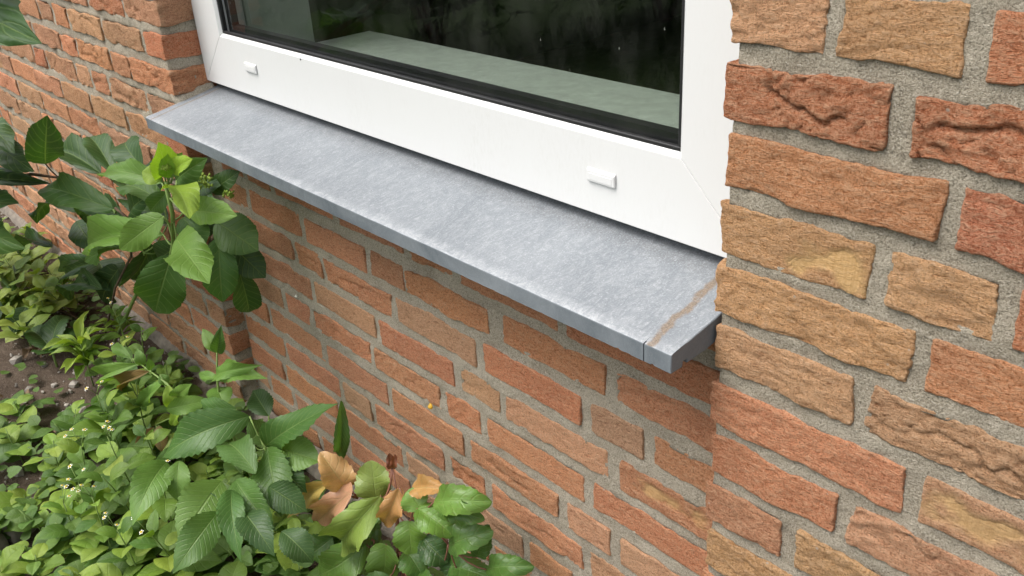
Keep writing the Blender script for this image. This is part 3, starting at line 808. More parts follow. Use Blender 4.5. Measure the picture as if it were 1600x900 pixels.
# -- the hydrangea in front of the wall corner
rn = random.Random(5)
hb = at(165, 520, Y=-.10); hb.z = GZ
hyd = thing('hydrangea_shrub', 'leafy hydrangea with a bright lime shoot below the left end of the sill', 'shrub', (hb.x, hb.y, GZ))
st = [at(258, 285, Y=-.13), at(270, 335, Y=-.125), at(271, 380, Y=-.12), at(262, 425, Y=-.10), at(215, 455, Y=-.085)]
st = st+[Vector((hb.x, hb.y, GZ-.02))]
stem(hyd, st, [.0033, .0038, .004, .004, .004, .0045], M_STEM)
st2 = [at(335, 368, Y=-.05), at(318, 400, Y=-.06), at(280, 425, Y=-.08), at(215, 455, Y=-.085)]
stem(hyd, st2, .004, M_BARK, 'stem')
st3 = [at(180, 325, Y=-.14), at(205, 345, Y=-.13), at(205, 400, Y=-.11), at(180, 450, Y=-.10), Vector((hb.x-.05, hb.y, GZ-.02))]
stem(hyd, st3, .0026, M_BARK, 'stem')
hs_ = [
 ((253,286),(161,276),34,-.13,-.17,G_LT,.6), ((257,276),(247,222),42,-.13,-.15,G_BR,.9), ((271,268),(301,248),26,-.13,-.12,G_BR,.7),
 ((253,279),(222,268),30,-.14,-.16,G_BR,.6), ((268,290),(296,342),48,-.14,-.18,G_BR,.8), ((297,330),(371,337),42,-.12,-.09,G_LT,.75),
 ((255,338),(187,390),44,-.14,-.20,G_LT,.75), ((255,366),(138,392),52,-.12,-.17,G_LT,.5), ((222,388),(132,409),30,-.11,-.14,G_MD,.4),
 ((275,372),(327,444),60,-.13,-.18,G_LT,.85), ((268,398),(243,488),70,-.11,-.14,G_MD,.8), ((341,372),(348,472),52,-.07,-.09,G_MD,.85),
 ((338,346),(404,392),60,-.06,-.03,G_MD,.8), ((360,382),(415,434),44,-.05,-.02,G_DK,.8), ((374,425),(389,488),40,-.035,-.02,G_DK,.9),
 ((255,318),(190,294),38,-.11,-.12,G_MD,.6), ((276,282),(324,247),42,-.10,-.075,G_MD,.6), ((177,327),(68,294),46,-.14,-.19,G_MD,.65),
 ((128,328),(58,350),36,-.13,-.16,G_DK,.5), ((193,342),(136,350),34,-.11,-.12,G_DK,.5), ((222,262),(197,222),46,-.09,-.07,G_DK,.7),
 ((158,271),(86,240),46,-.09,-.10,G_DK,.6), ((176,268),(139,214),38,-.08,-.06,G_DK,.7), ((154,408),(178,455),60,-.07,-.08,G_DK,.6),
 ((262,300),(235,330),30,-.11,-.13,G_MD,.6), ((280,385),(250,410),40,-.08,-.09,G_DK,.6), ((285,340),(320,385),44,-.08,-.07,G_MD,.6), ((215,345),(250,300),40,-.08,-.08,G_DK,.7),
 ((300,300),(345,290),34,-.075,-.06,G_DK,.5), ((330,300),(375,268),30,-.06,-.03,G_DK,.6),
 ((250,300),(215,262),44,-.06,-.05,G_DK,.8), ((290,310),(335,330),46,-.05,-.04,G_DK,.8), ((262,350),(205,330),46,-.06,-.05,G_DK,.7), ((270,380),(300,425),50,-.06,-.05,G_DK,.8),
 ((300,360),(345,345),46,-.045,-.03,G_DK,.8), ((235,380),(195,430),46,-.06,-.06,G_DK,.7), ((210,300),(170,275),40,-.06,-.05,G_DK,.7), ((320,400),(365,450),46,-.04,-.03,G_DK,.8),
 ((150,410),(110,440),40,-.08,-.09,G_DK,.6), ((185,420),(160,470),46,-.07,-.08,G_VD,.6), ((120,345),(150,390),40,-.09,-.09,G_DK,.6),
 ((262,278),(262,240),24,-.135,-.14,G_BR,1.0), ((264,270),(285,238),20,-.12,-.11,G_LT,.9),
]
nodes = [at(258,285,Y=-.13), at(266,310,Y=-.128), at(271,345,Y=-.124), at(271,380,Y=-.12), at(273,410,Y=-.115), st2[0], st2[1], st3[0], st3[1], at(225,395,Y=-.115)]
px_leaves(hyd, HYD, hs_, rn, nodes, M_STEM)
def bud_cluster(par, c, r, cnt, rn):
    V, F = [], []
    for i in range(cnt):
        d = Vector((rn.gauss(0, 1), rn.gauss(0, 1), rn.gauss(0, 1))).normalized()*r*rn.uniform(.3, 1); d.z *= .6
        s = rn.uniform(.0022, .0034); o = Vector(c)+d-par.location; b = len(V)
        V += [tuple(o+Vector(q)*s) for q in ((1,0,0),(-1,0,0),(0,1,0),(0,-1,0),(0,0,1),(0,0,-1))]
        F += [tuple(b+k for k in q) for q in ((0,2,4),(2,1,4),(1,3,4),(3,0,4),(2,0,5),(1,2,5),(3,1,5),(0,3,5))]
    link('flower_bud', mesh_from('flower_bud', V, F, M_BUD), par)
bud_cluster(hyd, at(316, 283, Y=-.08), .022, 70, rn); bud_cluster(hyd, at(357, 303, Y=-.05), .012, 30, rn)
bud_cluster(hyd, at(258, 262, Y=-.145), .009, 26, rn)

# -- dark shrub coming in from the left edge
sb = at(-60, 480, Y=-.30); 
shr = thing('dark_shrub', 'dark leaved shrub reaching in from the left edge of the photo', 'shrub', (sb.x, -.34, GZ))
br = [Vector((sb.x, -.34, GZ-.02)), at(-90, 380, Y=-.30), at(-40, 300, Y=-.26), at(0, 283, Y=-.22), at(50, 272, Y=-.20), at(102, 279, Y=-.17)]
stem(shr, br, [.009, .008, .006, .0042, .0035, .002], M_BARK, 'branch')
br2 = [at(-90, 380, Y=-.30), at(-80, 200, Y=-.32), at(-60, 60, Y=-.34), at(-40, -60, Y=-.36)]
stem(shr, br2, [.007, .006, .005, .004], M_BARK, 'branch')
br3 = [at(-70, 330, Y=-.29), at(-30, 420, Y=-.24), at(20, 460, Y=-.20), at(60, 500, Y=-.17)]
ss = [
 ((71,256),(74,180),52,-.19,-.20,G_DK,.85), ((4,232),(54,268),42,-.22,-.22,G_DK,.7), ((-24,200),(23,240),42,-.24,-.24,G_DK,.7), ((-14,292),(80,287),32,-.22,-.20,G_VD,.5),
 ((-70,0),(66,68),104,-.36,-.38,G_DK,.9), ((-60,330),(30,318),56,-.26,-.24,G_DK,.7), ((-30,360),(40,388),56,-.25,-.24,G_MD,.6), ((82,386),(32,398),28,-.17,-.18,G_DK,.5),
 ((-40,-40),(20,-60),70,-.36,-.38,G_DK,.6), ((-60,60),(-20,110),60,-.34,-.36,G_DK,.6), ((-70,150),(-130,180),60,-.33,-.35,G_DK,.6), ((-60,100),(-120,60),60,-.33,-.33,G_DK,.6),
 ((122,408),(91,424),12,-.13,-.15,G_MD,.6), ((160,452),(115,476),30,-.11,-.12,G_DK,.5), ((10,250),(-30,270),40,-.22,-.23,G_VD,.6), ((20,455),(0,420),30,-.2,-.2,G_DK,.6),
 ((0,470),(-30,500),40,-.22,-.22,G_VD,.5), ((40,480),(20,520),36,-.2,-.2,G_VD,.5), ((-60,300),(-100,340),60,-.28,-.3,G_DK,.6), ((-80,230),(-40,190),60,-.3,-.32,G_DK,.6),
]
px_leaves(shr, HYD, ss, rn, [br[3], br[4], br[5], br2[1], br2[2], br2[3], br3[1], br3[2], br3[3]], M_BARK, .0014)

# -- climbing creeper with big serrated leaflets
cb = at(400, 760, Y=-.14); 
cre = thing('creeper_plant', 'creeper with large toothed green leaflets in the middle of the bed', 'plant', (cb.x, -.14, GZ))
cs = [Vector((cb.x, -.14, GZ-.02)), at(400, 760, Y=-.15), at(415, 700, Y=-.15), at(345, 640, Y=-.15), at(339, 590, Y=-.14), at(339, 552, Y=-.135)]
stem(cre, cs[:3], .003, M_STEM); stem(cre, [cs[1]]+cs[3:], [.003, .0025, .002, .0016], M_STEM)
cre_s = [
 ((415,697),(530,630),48,-.15,-.09,G_MD,.7), ((532,626),(527,710),26,-.09,-.085,G_MD,.6), ((436,700),(503,722),58,-.15,-.12,G_LT,.8), ((418,700),(440,808),62,-.15,-.17,G_MD,.85),
 ((368,750),(431,830),52,-.18,-.19,G_MD,.85), ((362,765),(377,880),42,-.19,-.21,G_MD,.9), ((346,752),(279,852),78,-.20,-.26,G_LT,.85), ((261,722),(207,822),56,-.25,-.28,G_LT,.85),
 ((390,650),(254,716),62,-.15,-.21,G_MD,.6), ((341,800),(270,897),58,-.22,-.26,G_MD,.8), ((280,720),(281,787),40,-.22,-.23,G_LT,.8),
 ((340,583),(419,592),36,-.14,-.11,G_LT,.7), ((340,588),(412,570),26,-.14,-.11,G_LT,.8), ((339,551),(346,507),24,-.135,-.13,G_MD,.8), ((338,551),(316,513),22,-.135,-.135,G_LT,.8),
 ((338,605),(352,640),40,-.14,-.15,G_LT,.8), ((300,648),(312,697),40,-.17,-.19,G_BR,.8), ((338,592),(310,585),18,-.14,-.15,G_LT,.6),
 ((400,740),(350,700),50,-.14,-.16,G_MD,.7), ((370,640),(300,650),40,-.13,-.16,G_MD,.6), ((420,760),(480,800),50,-.13,-.12,G_DK,.8), ((430,720),(480,770),50,-.12,-.11,G_DK,.8), ((380,800),(430,870),52,-.17,-.17,G_DK,.8),
 ((330,770),(310,830),50,-.20,-.22,G_DK,.7), ((260,640),(330,625),30,-.18,-.16,G_LT,.6), ((390,690),(420,660),46,-.13,-.12,G_MD,.7), ((420,650),(395,610),40,-.11,-.10,G_DK,.7), ((440,830),(490,880),50,-.12,-.12,G_DK,.7),
]
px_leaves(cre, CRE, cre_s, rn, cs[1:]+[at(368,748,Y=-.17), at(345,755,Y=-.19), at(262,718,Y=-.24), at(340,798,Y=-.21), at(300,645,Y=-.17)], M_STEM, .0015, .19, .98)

# -- slender creeper shoot with narrow leaflets, some tinged red
c2 = thing('creeper_shoot', 'slender pale green shoot with narrow leaflets left of the large creeper', 'plant', (at(260, 690, Y=-.22).x, -.22, GZ))
sp = [Vector((c2.location.x, -.22, GZ-.02)), at(290, 690, Y=-.20), at(262, 590, Y=-.19), at(235, 572, Y=-.2), at(205, 558, Y=-.21)]
sp = [sp[0], at(288, 648, Y=-.19), at(262, 600, Y=-.195), at(232, 578, Y=-.20), at(207, 560, Y=-.21)]
stem(c2, sp, [.0026, .0022, .002, .0016, .0012], M_STEM)
RED = (.20, .13, .045)
c2s = [((205,560),(175,540),16,-.21,-.22,G_LT,.7), ((218,568),(180,592),24,-.205,-.22,G_LT,.7), ((234,580),(198,612),22,-.20,-.215,RED,.7), ((236,578),(232,560),12,-.2,-.2,G_LT,.6),
       ((255,598),(218,636),22,-.195,-.21,G_LT,.7), ((250,585),(262,602),16,-.195,-.19,G_LT,.6), ((262,600),(270,640),20,-.195,-.2,G_BR,.7), ((240,668),(212,710),22,-.21,-.22,(.24,.14,.06),.7),
       ((248,665),(254,708),20,-.21,-.215,RED,.7), ((238,670),(228,715),16,-.21,-.22,G_BR,.7), ((285,640),(268,665),18,-.19,-.2,G_BR,.7), ((275,620),(300,600),22,-.19,-.18,G_LT,.7), ((225,572),(214,545),16,-.2,-.2,G_LT,.7)]
px_leaves(c2, NAR+[CRE[0]], c2s, rn, sp[1:]+[at(244,664,Y=-.21)], M_STEM, .0011)
stem(c2, [sp[1], at(262, 655, Y=-.2), at(244, 664, Y=-.21)], .0014, M_STEM, 'side_stem')

# -- mahonia with bronze young leaves
mb = at(615, 830, Y=-.09)
mah = thing('mahonia_plant', 'holly leaved mahonia with bronze young leaves against the brick panel', 'plant', (mb.x, -.08, GZ))
msx = [Vector((mb.x, -.08, GZ-.02)), at(622, 860, Y=-.085), at(620, 800, Y=-.09), at(600, 778, Y=-.095)]
stem(mah, msx, [.004, .0035, .003, .0022], M_STEMR)
BRZ, BPK, OLV = (.52, .30, .125), (.56, .30, .18), (.25, .31, .075)
stem(mah, [at(620, 800, Y=-.09), at(619, 762, Y=-.085), at(613, 730, Y=-.08)], .0010, M_STEMR, 'stalk')
ms_ = [
 ((541,764),(500,706),46,-.11,-.13,BRZ,.85), ((515,755),(451,790),38,-.12,-.15,(.50,.36,.12),.75), ((551,767),(496,814),42,-.12,-.14,BPK,.9), ((588,780),(581,719),52,-.10,-.09,OLV,.9),
 ((595,775),(537,843),56,-.11,-.13,(.21,.30,.065),.9), ((624,762),(598,816),34,-.09,-.11,(.48,.26,.11),.8), ((612,732),(609,708),13,-.08,-.08,(.16,.05,.025),.9), ((614,732),(617,710),11,-.08,-.078,(.18,.06,.03),.9),
 ((644,764),(695,764),32,-.08,-.06,BRZ,.6), ((658,796),(638,765),42,-.085,-.085,G_LT,.85), ((678,784),(769,784),44,-.08,-.04,G_LT,.75), ((652,795),(709,838),48,-.09,-.075,G_LT,.85),
 ((639,813),(643,866),48,-.09,-.10,G_LT,.9), ((573,851),(500,897),58,-.11,-.13,G_LT,.85), ((603,850),(600,908),52,-.10,-.11,G_LT,.9), ((634,860),(660,900),46,-.09,-.09,G_MD,.9),
 ((701,855),(771,829),44,-.075,-.04,G_MD,.85), ((690,793),(758,812),34,-.075,-.05,G_MD,.8), ((745,870),(765,820),30,-.05,-.035,G_MD,.8), ((690,880),(770,905),44,-.07,-.05,G_MD,.85),
 ((570,830),(600,800),40,-.095,-.09,G_MD,.8), ((660,840),(700,880),44,-.08,-.07,G_DK,.85), ((560,810),(590,850),40,-.10,-.10,G_MD,.8), ((760,890),(835,885),34,-.05,-.02,G_MD,.8), ((720,900),(690,860),36,-.06,-.06,G_DK,.8),
 ((520,840),(480,870),44,-.12,-.14,G_MD,.7), ((610,900),(570,930),44,-.10,-.12,G_MD,.8), ((640,910),(690,930),44,-.09,-.09,G_MD,.8), ((545,820),(520,860),40,-.11,-.11,G_DK,.8),
]
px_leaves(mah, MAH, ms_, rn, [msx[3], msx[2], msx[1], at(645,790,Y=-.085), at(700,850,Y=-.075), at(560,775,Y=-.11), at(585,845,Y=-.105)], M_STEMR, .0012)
stem(mah, [msx[2], at(645,790,Y=-.085), at(700,850,Y=-.075)], .0016, M_STEMR, 'side_stem')
stem(mah, [msx[3], at(560,775,Y=-.11), at(520,757,Y=-.12)], .0013, M_STEMR, 'side_stem')

# -- small weeds with opposite leaves and tiny white flowers
FL_V, FL_F = [], []
def flower_meshes():
    v, f = [], []
    for k in range(5):
        a = 2*math.pi*k/5; c, s = math.cos(a), math.sin(a)
        q = [(.5, -.22, 0), (1.0, -.30, .05), (1.15, 0, .0), (1.0, .30, .05), (.5, .22, 0)]
        b = len(v); v += [(x*c-y*s, x*s+y*c, z) for x, y, z in q]; f.append(tuple(range(b, b+5)))
    p = mesh_from('petals', v, f, M_PETAL, False)
    v, f = [], []
    for i in range(4):
        th = math.pi/2*i/3.2
        for k in range(8): a = 2*math.pi*k/8; v.append((.62*math.cos(th)*math.cos(a), .62*math.cos(th)*math.sin(a), .5*math.sin(th)))
    for i in range(3):
        for k in range(8): f.append((i*8+k, i*8+(k+1) % 8, (i+1)*8+(k+1) % 8, (i+1)*8+k))
    f.append(tuple(24+k for k in range(8)))
    return p, mesh_from('flower_disc', v, f, M_DISC)
PET, DSC = flower_meshes()
def weed(base, h, leaf, pairs, rn, label, group, cols, flowers=0, lean=None, meshes=WEE, name='weed_plant', wr=.68):
    t = thing(name, label, 'plant', base, group)
    ln = lean or Vector((rn.uniform(-.35, .35), rn.uniform(-.45, .15), 1))
    top = Vector(base)+ln.normalized()*h
    pts = curve_pts(base, top, h*.06, 7, (rn.uniform(-1, 1), rn.uniform(-1, 1), 0))
    pts[0] = pts[0]-Vector((0, 0, .015))
    stem(t, pts, [.0016]*3+[.0013]*2+[.001]*2, M_STEM, 'stem', 5)
    a = rn.uniform(0, 6.28)
    for k in range(pairs):
        s = .30+.70*(k+.5)/pairs if pairs > 1 else .9
        i = min(int(s*6), 5); p = pts[i].lerp(pts[i+1], s*6-i)
        L = leaf*(1.15-.65*max(0, s-.45)/.55)*rn.uniform(.8, 1.2)
        for e in (0, 1):
            d = a+k*1.57+e*math.pi+rn.uniform(-.35, .35); up = rn.uniform(-.15, .45)+.35*(s > .9)
            dv = Vector((math.cos(d), math.sin(d), up)).normalized(); b = p+dv*L*.14
            add_leaf(t, meshes, b, b+dv*L, L*wr*rn.uniform(.85, 1.12), Vector((rn.uniform(-.35, .35), rn.uniform(-.45, .2), 1)), rn.choice(cols), rn, jit=.15)
    for k in range(flowers):
        d = Vector((rn.uniform(-1, 1), rn.uniform(-1, 1), rn.uniform(.6, 1.6))).normalized()*rn.uniform(.015, .035); q = top+d
        stem(t, [pts[-1], pts[-1].lerp(q, .6)+Vector((0, 0, .002)), q], .0006, M_STEM, 'flower_stalk', 4)
        s = rn.uniform(.0032, .0044)
        hd = link('flower_head', DSC, t, None); hd.matrix_local = Matrix.Translation(q-t.location) @ Matrix.Rotation(rn.uniform(-.5, .5), 4, 'X') @ Matrix.Diagonal((s, s, s, 1))
        link('petals', PET, hd)
    return t
rn = random.Random(77)
WLT = [(.285, .385, .066), (.225, .335, .056), (.160, .265, .046)]
WMD = [(.105, .195, .038), (.082, .160, .033), (.120, .210, .042)]
LB1 = 'upright weed with paired oval leaves and tiny white flowers in the bed'
# (pixel of the top, height above soil, leaf length, pairs, flowers)
tall = [((205,530),.22,.060,4,2),((150,600),.20,.060,4,3),((165,625),.19,.062,4,0),((200,664),.22,.066,5,4),((110,745),.17,.058,4,3),((150,775),.16,.055,4,4),((190,560),.18,.055,4,2),
        ((235,740),.20,.066,4,2),((250,800),.17,.06,4,2),((185,720),.20,.064,4,0),((130,690),.16,.058,4,3),((240,650),.17,.058,4,0),((215,600),.18,.06,4,0),((175,480),.18,.055,4,2),((215,510),.16,.05,4,0),
        ((255,560),.13,.05,3,0),((280,620),.12,.05,3,0),((120,640),.13,.055,3,0),((80,690),.11,.05,3,0),((100,790),.13,.052,4,3),((195,830),.14,.055,4,3)]
for (p, h, lf, pr, fl) in tall:
    T = at(p[0], p[1], Z=GZ+h); T.x += rn.uniform(-.01, .01)
    b = Vector((T.x, min(T.y, -.05), GZ))
    weed(b, h, lf, pr, rn, LB1 if fl else LB1.replace('and tiny white flowers', 'but no flowers'), 'flowering weeds in the bed' if fl else 'tall leafy weeds in the bed', WLT+WMD, fl, Vector((rn.uniform(-.15, .15), rn.uniform(-.2, .05), 1)))
LB2 = 'low small-leaved weed seedling carpeting the soil'
low = []
for i in range(120):
    u, v = rn.uniform(-40, 470), rn.uniform(560, 930)
    # sparse along the bare strip of soil at the left
    if u < 110 and v < 640 and rn.random() < .85: continue
    if u < 75 and 700 < v < 790 and rn.random() < .8: continue
    if 60 < u < 110 and 560 < v < 660 and rn.random() < .7: continue
    low.append((u, v))
for (u, v) in low:
    h = rn.uniform(.035, .085); T = at(u, v, Z=GZ+h)
    if T.y > -.03: continue
    dense = v > 760
    weed(Vector((T.x, T.y, GZ)), h, rn.uniform(.040, .062) if dense else rn.uniform(.036, .058), rn.choice([2, 3, 3]), rn, LB2, 'low weeds carpeting the bed', WLT if rn.random() < .7 else WMD, 0, wr=.82)
# tuft of narrow leaves, far weeds and rosette
LBN = 'narrow leaved weed rosette at the foot of the wall'
def rosette(base, h, n, L, wr, rn, label, cols, name='narrow_leaf_weed', group=None):
    t = thing(name, label, 'plant', base, group); top = Vector(base)+Vector((0, 0, h))
    stem(t, [Vector(base)-Vector((0, 0, .01)), top], .0018, M_STEM)
    for i in range(n):
        a = i*2.4; s = rn.uniform(.45, 1); p = Vector(base).lerp(top, s); dv = Vector((math.cos(a), math.sin(a), rn.uniform(.05, .9))).normalized()
        add_leaf(t, NAR, p, p+dv*L*rn.uniform(.7, 1.1), L*wr, (0, 0, 1), rn.choice(cols), rn)
b = at(125, 535, Z=GZ+.12); rosette((b.x, b.y, GZ), .12, 22, .085, .26, rn, 'tuft of narrow pale green leaves between soil and weeds on the left', WLT)
b = at(185, 500, Z=GZ+.08); rosette((b.x, min(b.y, -.05), GZ), .08, 18, .06, .16, rn, 'feathery thin leaved weed close to the foot of the wall', WLT)
b = at(75, 530, Z=GZ+.08)
t = thing('broad_leaf_weed', 'broad dark leaved weed lying over the shaded soil', 'plant', (b.x, b.y, GZ))
stem(t, [(b.x, b.y, GZ-.01), (b.x, b.y, GZ+.05)], .003, M_STEM)
for k, (px, py) in enumerate([(45,520),(125,520),(95,545),(60,560),(110,500)]):
    q = at(px, py, Z=GZ+.06); add_leaf(t, CRE, Vector((b.x, b.y, GZ+.05)), q+Vector((0, 0, .01)), .065, (0, 0, 1), G_DK, rn)
# yellow green weeds farther along the wall
for i in range(26):
    u, v = rn.uniform(-30, 95), rn.uniform(330, 470)
    h = rn.uniform(.08, .20); T = at(u, v, Z=GZ+h)
    if T.y > -.04: T.y = -.05-rn.random()*.06
    weed(Vector((T.x, T.y, GZ)), h, rn.uniform(.05, .08), 4, rn, 'yellow green weed growing farther along the wall on the left', 'far weeds along the wall', [(.20, .27, .05), (.15, .23, .045), (.24, .30, .06)], 0)

# -- ground cover too dense to count
def cover():
    rs = np.random.RandomState(4); V, F, UV = [], [], []
    base = np.array([v.co[:] for v in WEE[0].vertices]); n, m = 27, 9
    sel = [(0, 4)]+[(i, j) for i in (5, 13, 20) for j in (0, 4, 8)]+[(26, 4)]
    pts = np.array([base[i*m+j] for i, j in sel]); uv = [(i/26, -1+2*j/8) for i, j in sel]
    fc = [(0, 1, 2), (0, 2, 3), (1, 4, 5, 2), (2, 5, 6, 3), (4, 7, 8, 5), (5, 8, 9, 6), (7, 10, 8), (8, 10, 9)]
    for i in range(3600):
        x = rs.uniform(-3.2, -.25); y = -abs(rs.normal(0, .42))-.02
        if y < -1.6: continue
        d = noise(np.array([[x*4.2, y*4.2, 1.0]]), 91)[0]
        if d < -.08 and x < -1.2: continue
        if -2.5 < x < -1.45 and y < -.17 and rs.rand() < .85: continue
        L = rs.uniform(.016, .034); a = rs.uniform(0, 6.28); tl = rs.uniform(-.5, .5, 2)
        z = GZ+rs.uniform(.008, .055)
        X = np.array([math.cos(a), math.sin(a), rs.uniform(-.2, .4)]); X /= np.linalg.norm(X)
        Zv = np.array([tl[0], tl[1], 1.0]); Zv -= X*Zv.dot(X); Zv /= np.linalg.norm(Zv); Yv = np.cross(Zv, X)
        q = np.outer(pts[:, 0], X)*L+np.outer(pts[:, 1], Yv)*L*.8+np.outer(pts[:, 2], Zv)*L+np.array([x, y, z])
        b = len(V); V += q.tolist(); F += [tuple(b+k for k in t_) for t_ in fc]; UV += uv
    o = link('ground_cover', mesh_from('ground_cover', V, F, M_WEED, True, UV)); o.color = (.11, .19, .045, 1)
    tag(o, 'dense low mat of tiny green leaves over the soil', 'ground cover', None, 'stuff')
cover()
# -- pebbles and crumbs on the bare soil
def pebbles():
    rs = np.random.RandomState(8); V, F = [], []
    ico = [(0,0,1),(.89,0,.45),(.28,.85,.45),(-.72,.53,.45),(-.72,-.53,.45),(.28,-.85,.45),(.72,.53,-.45),(-.28,.85,-.45),(-.89,0,-.45),(-.28,-.85,-.45),(.72,-.53,-.45),(0,0,-1)]
    fc = [(0,1,2),(0,2,3),(0,3,4),(0,4,5),(0,5,1),(1,6,2),(2,7,3),(3,8,4),(4,9,5),(5,10,1),(6,7,2),(7,8,3),(8,9,4),(9,10,5),(10,6,1),(11,7,6),(11,8,7),(11,9,8),(11,10,9),(11,6,10)]
    ic = np.array(ico)
    for i in range(2600):
        x = rs.uniform(-3.0, -.5); y = -abs(rs.normal(0, .45))-.01
        s = min(.016, .0022*math.exp(rs.normal(0, .75)))
        q = ic*s*rs.uniform(.6, 1.2, 3)*(1+.25*rs.uniform(-1, 1, (12, 1)))+np.array([x, y, ground_z(x, y)+s*.35])
        b = len(V); V += q.tolist(); F += [tuple(b+k for k in t_) for t_ in fc]
    tag(link('gravel', mesh_from('gravel', V, F, M_PEB, False)), 'scattered small pebbles and crumbs on the soil', 'gravel', None, 'stuff')
pebbles()
# -- half buried concrete edging stones along the bed
e0, e1 = at(20, 812, Z=GZ+.02), at(200, 690, Z=GZ+.02); dv = (e1-e0); dv.z = 0; L = dv.length; dv.normalize()
for k in range(3):
    c = e0+dv*(-.18+.30*k); ln = .29
    xs = np.linspace(-ln/2, ln/2, 30); V = []
    pr = [(-.03, -.05), (-.031, .012), (-.022, .022), (0, .024), (.022, .021), (.031, .011), (.03, -.05)]
    P = np.array([(x, y, z) for x in xs for (y, z) in pr]); P += .004*np.stack([fbm(P*30+k, 101, 3), fbm(P*30+k, 102, 3), fbm(P*30+k, 103, 3)], 1)
    F = grid_faces(len(xs), len(pr)); F.append(tuple(range(7))); F.append(tuple((len(xs)-1)*7+i for i in range(7))[::-1])
    o = link('edging_stone', mesh_from('edging_stone', P, F, M_CONC), None, (c.x, c.y, GZ)); o.rotation_euler = (0, 0, math.atan2(dv.y, dv.x))
    tag(o, ['weathered concrete edging stone nearest the bottom left corner', 'weathered concrete edging stone half hidden by weeds at the left', 'concrete edging stone buried deepest under the tall weeds'][k], 'edging stone', 'edging stones of the bed')
# -- twigs and fallen leaves on the shaded soil
tw = [((20,478),(125,500),'long bent brown twig lying across the shaded soil at the left'), ((60,505),(110,470),'short dark twig crossing the long twig on the soil'), ((-10,440),(60,520),'thin bare twig standing out of the dark soil by the left edge')]
for i, (a, b, lab) in enumerate(tw):
    A, B = at(*a, Z=GZ+.035), at(*b, Z=GZ+.02); c = (A+B)/2
    v, f = tube([p-c for p in curve_pts(A, B, .02*(1-i*.4), 8, (.3, .5, .8))], [.0042-.0012*i]*4+[.0030-.0008*i]*4, 6)
    tag(link('twig', mesh_from('twig', v, f, M_BARK), None, c), lab, 'twig', 'twigs on the soil')
for i in range(12):
    u, v = rn.uniform(-20, 130), rn.uniform(450, 800); p = at(u, v, Z=GZ+.012)
    if p.y > -.04: continue
    t = DRY[i % 2]; a = rn.uniform(0, 6.28); L = rn.uniform(.025, .055)
    o = link('fallen_leaf', t, None, None, rn.choice([(.16, .10, .06), (.22, .15, .09), (.12, .08, .05)]))
    o.matrix_world = leaf_matrix(p, p+Vector((math.cos(a), math.sin(a), .1))*L, L*.5, (rn.uniform(-.4, .4), rn.uniform(-.4, .4), 1))
    tag(o, 'dry brown fallen leaf lying on the bare soil', 'leaf', 'fallen leaves on the soil')

# ------------------------------------------------------------------ small things on the wall
def snail(p):
    V, F = [], []; n, m = 40, 9
    for i in range(n):
        t = i/(n-1); a = t*4.6*math.pi; r = .0032*(.16+.84*t); rr = .0024*(.22+.78*t); cx = r*math.cos(a); cz = r*math.sin(a); cy = -.0045*(1-t)
        for k in range(m):
            b = 2*math.pi*k/m; q = rr*math.cos(b)
            V.append(((r+q)*math.cos(a), cy+rr*math.sin(b), (r+q)*math.sin(a)))
    for i in range(n-1):
        for k in range(m): F.append((i*m+k, i*m+(k+1) % m, (i+1)*m+(k+1) % m, (i+1)*m+k))
    F.append(tuple((n-1)*m+k for k in range(m)))
    return link('snail_shell', mesh_from('snail_shell', V, F, M_YEL), None, p)
sp_ = at(673, 635, Y=YP-.004)
tag(snail(sp_), 'tiny yellow snail shell stuck on the brick panel', 'snail shell')
rs = np.random.RandomState(3)
ic = np.array([(0,0,1),(.9,0,.1),(.2,.9,.1),(-.8,.5,0),(-.6,-.7,.1),(.4,-.9,0),(0,0,-.8)]); fcs = [(0,1,2),(0,2,3),(0,3,4),(0,4,5),(0,5,1),(6,2,1),(6,3,2),(6,4,3),(6,5,4),(6,1,5)]
o = link('paint_fleck', mesh_from('paint_fleck', ic*.0035, fcs, M_PETAL, False), None, at(463, 463, Y=YP-.002))
tag(o, 'small white fleck of mortar on the brick panel', 'fleck')

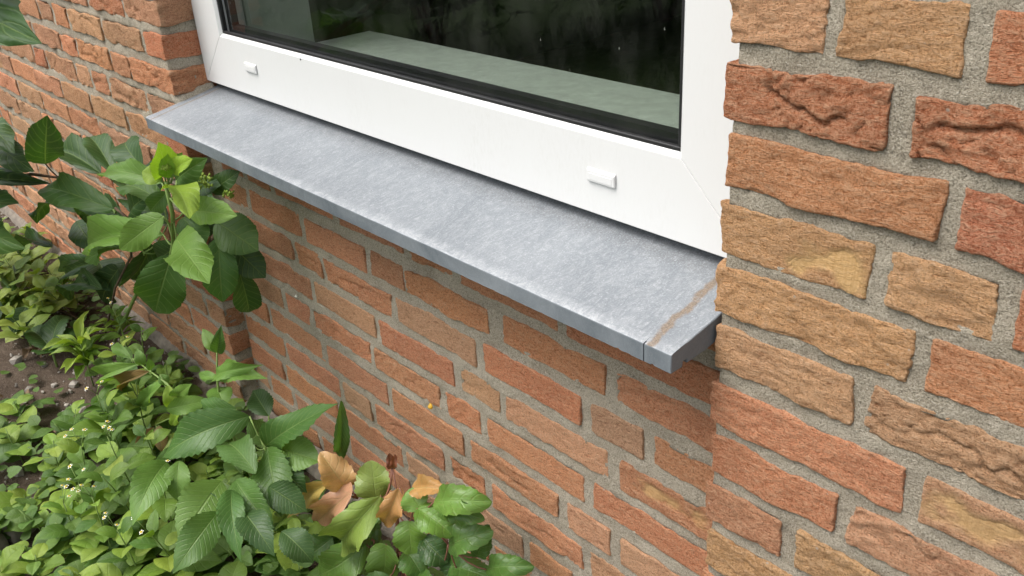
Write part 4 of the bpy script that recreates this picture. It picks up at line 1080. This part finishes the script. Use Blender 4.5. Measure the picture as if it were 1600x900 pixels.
# ------------------------------------------------------------------ garden beyond, mirrored in the glass
def garden_shrub(x, y, h, r, seed, label):
    t = thing('garden_shrub', label, 'shrub', (x, y, GZ), 'shrubs of the garden mirrored in the glass'); rs = np.random.RandomState(seed)
    for k in range(5):
        a = rs.uniform(0, 6.28); stem(t, curve_pts((x, y, GZ-.02), (x+math.cos(a)*r*.6, y+math.sin(a)*r*.6, GZ+h*.75), .1, 6), [.022, .018, .015, .012, .009, .006], M_BARK, 'stem')
    V, F, UV = [], [], []
    cl = [(rs.normal(0, r*.45), rs.normal(0, r*.45), h*(.25+.65*rs.rand())) for i in range(40)]
    for i in range(3600):
        c = cl[rs.randint(40)]; p = np.array([x+c[0]-x, c[1], c[2]])+rs.normal(0, r*.17, 3); L = rs.uniform(.05, .10)
        X = rs.normal(0, 1, 3); X[2] *= .6; X /= np.linalg.norm(X); Z = np.array([rs.normal(0, .5), rs.normal(0, .5), 1]); Z -= X*Z.dot(X); Z /= np.linalg.norm(Z); Yv = np.cross(Z, X)
        q = [p, p+X*L*.45+Yv*L*.27, p+X*L, p+X*L*.45-Yv*L*.27]
        if min(k[2] for k in q) < .02: continue
        b = len(V); V += [k.tolist() for k in q]; F += [(b, b+1, b+2), (b, b+2, b+3)]; UV += [(0, 0), (.45, 1), (1, 0), (.45, -1)]
    o = link('crown', mesh_from('crown', V, F, M_WEED, False, UV), t); o.color = (.05, .10, .03, 1); o['kind'] = 'stuff'
garden_shrub(-3.6, -2.2, 1.5, .8, 1, 'round garden shrub mirrored in the right half of the window glass')
garden_shrub(-5.6, -3.0, 1.9, 1.0, 2, 'tall garden shrub mirrored behind the round shrub in the glass')
garden_shrub(-4.6, -1.3, 1.3, .7, 3, 'low garden shrub mirrored at the left of the window glass')
garden_shrub(-7.5, -5.2, 2.4, 1.3, 4, 'largest garden shrub mirrored highest in the window glass')
garden_shrub(-3.0, -3.4, 1.2, .8, 5, 'spreading garden shrub mirrored low in the right of the glass')
garden_shrub(-6.2, -1.9, 1.7, .9, 6, 'dense garden shrub mirrored in the far left of the glass')
garden_shrub(-9.5, -3.6, 2.6, 1.5, 7, 'farthest garden shrub mirrored near the top of the glass')
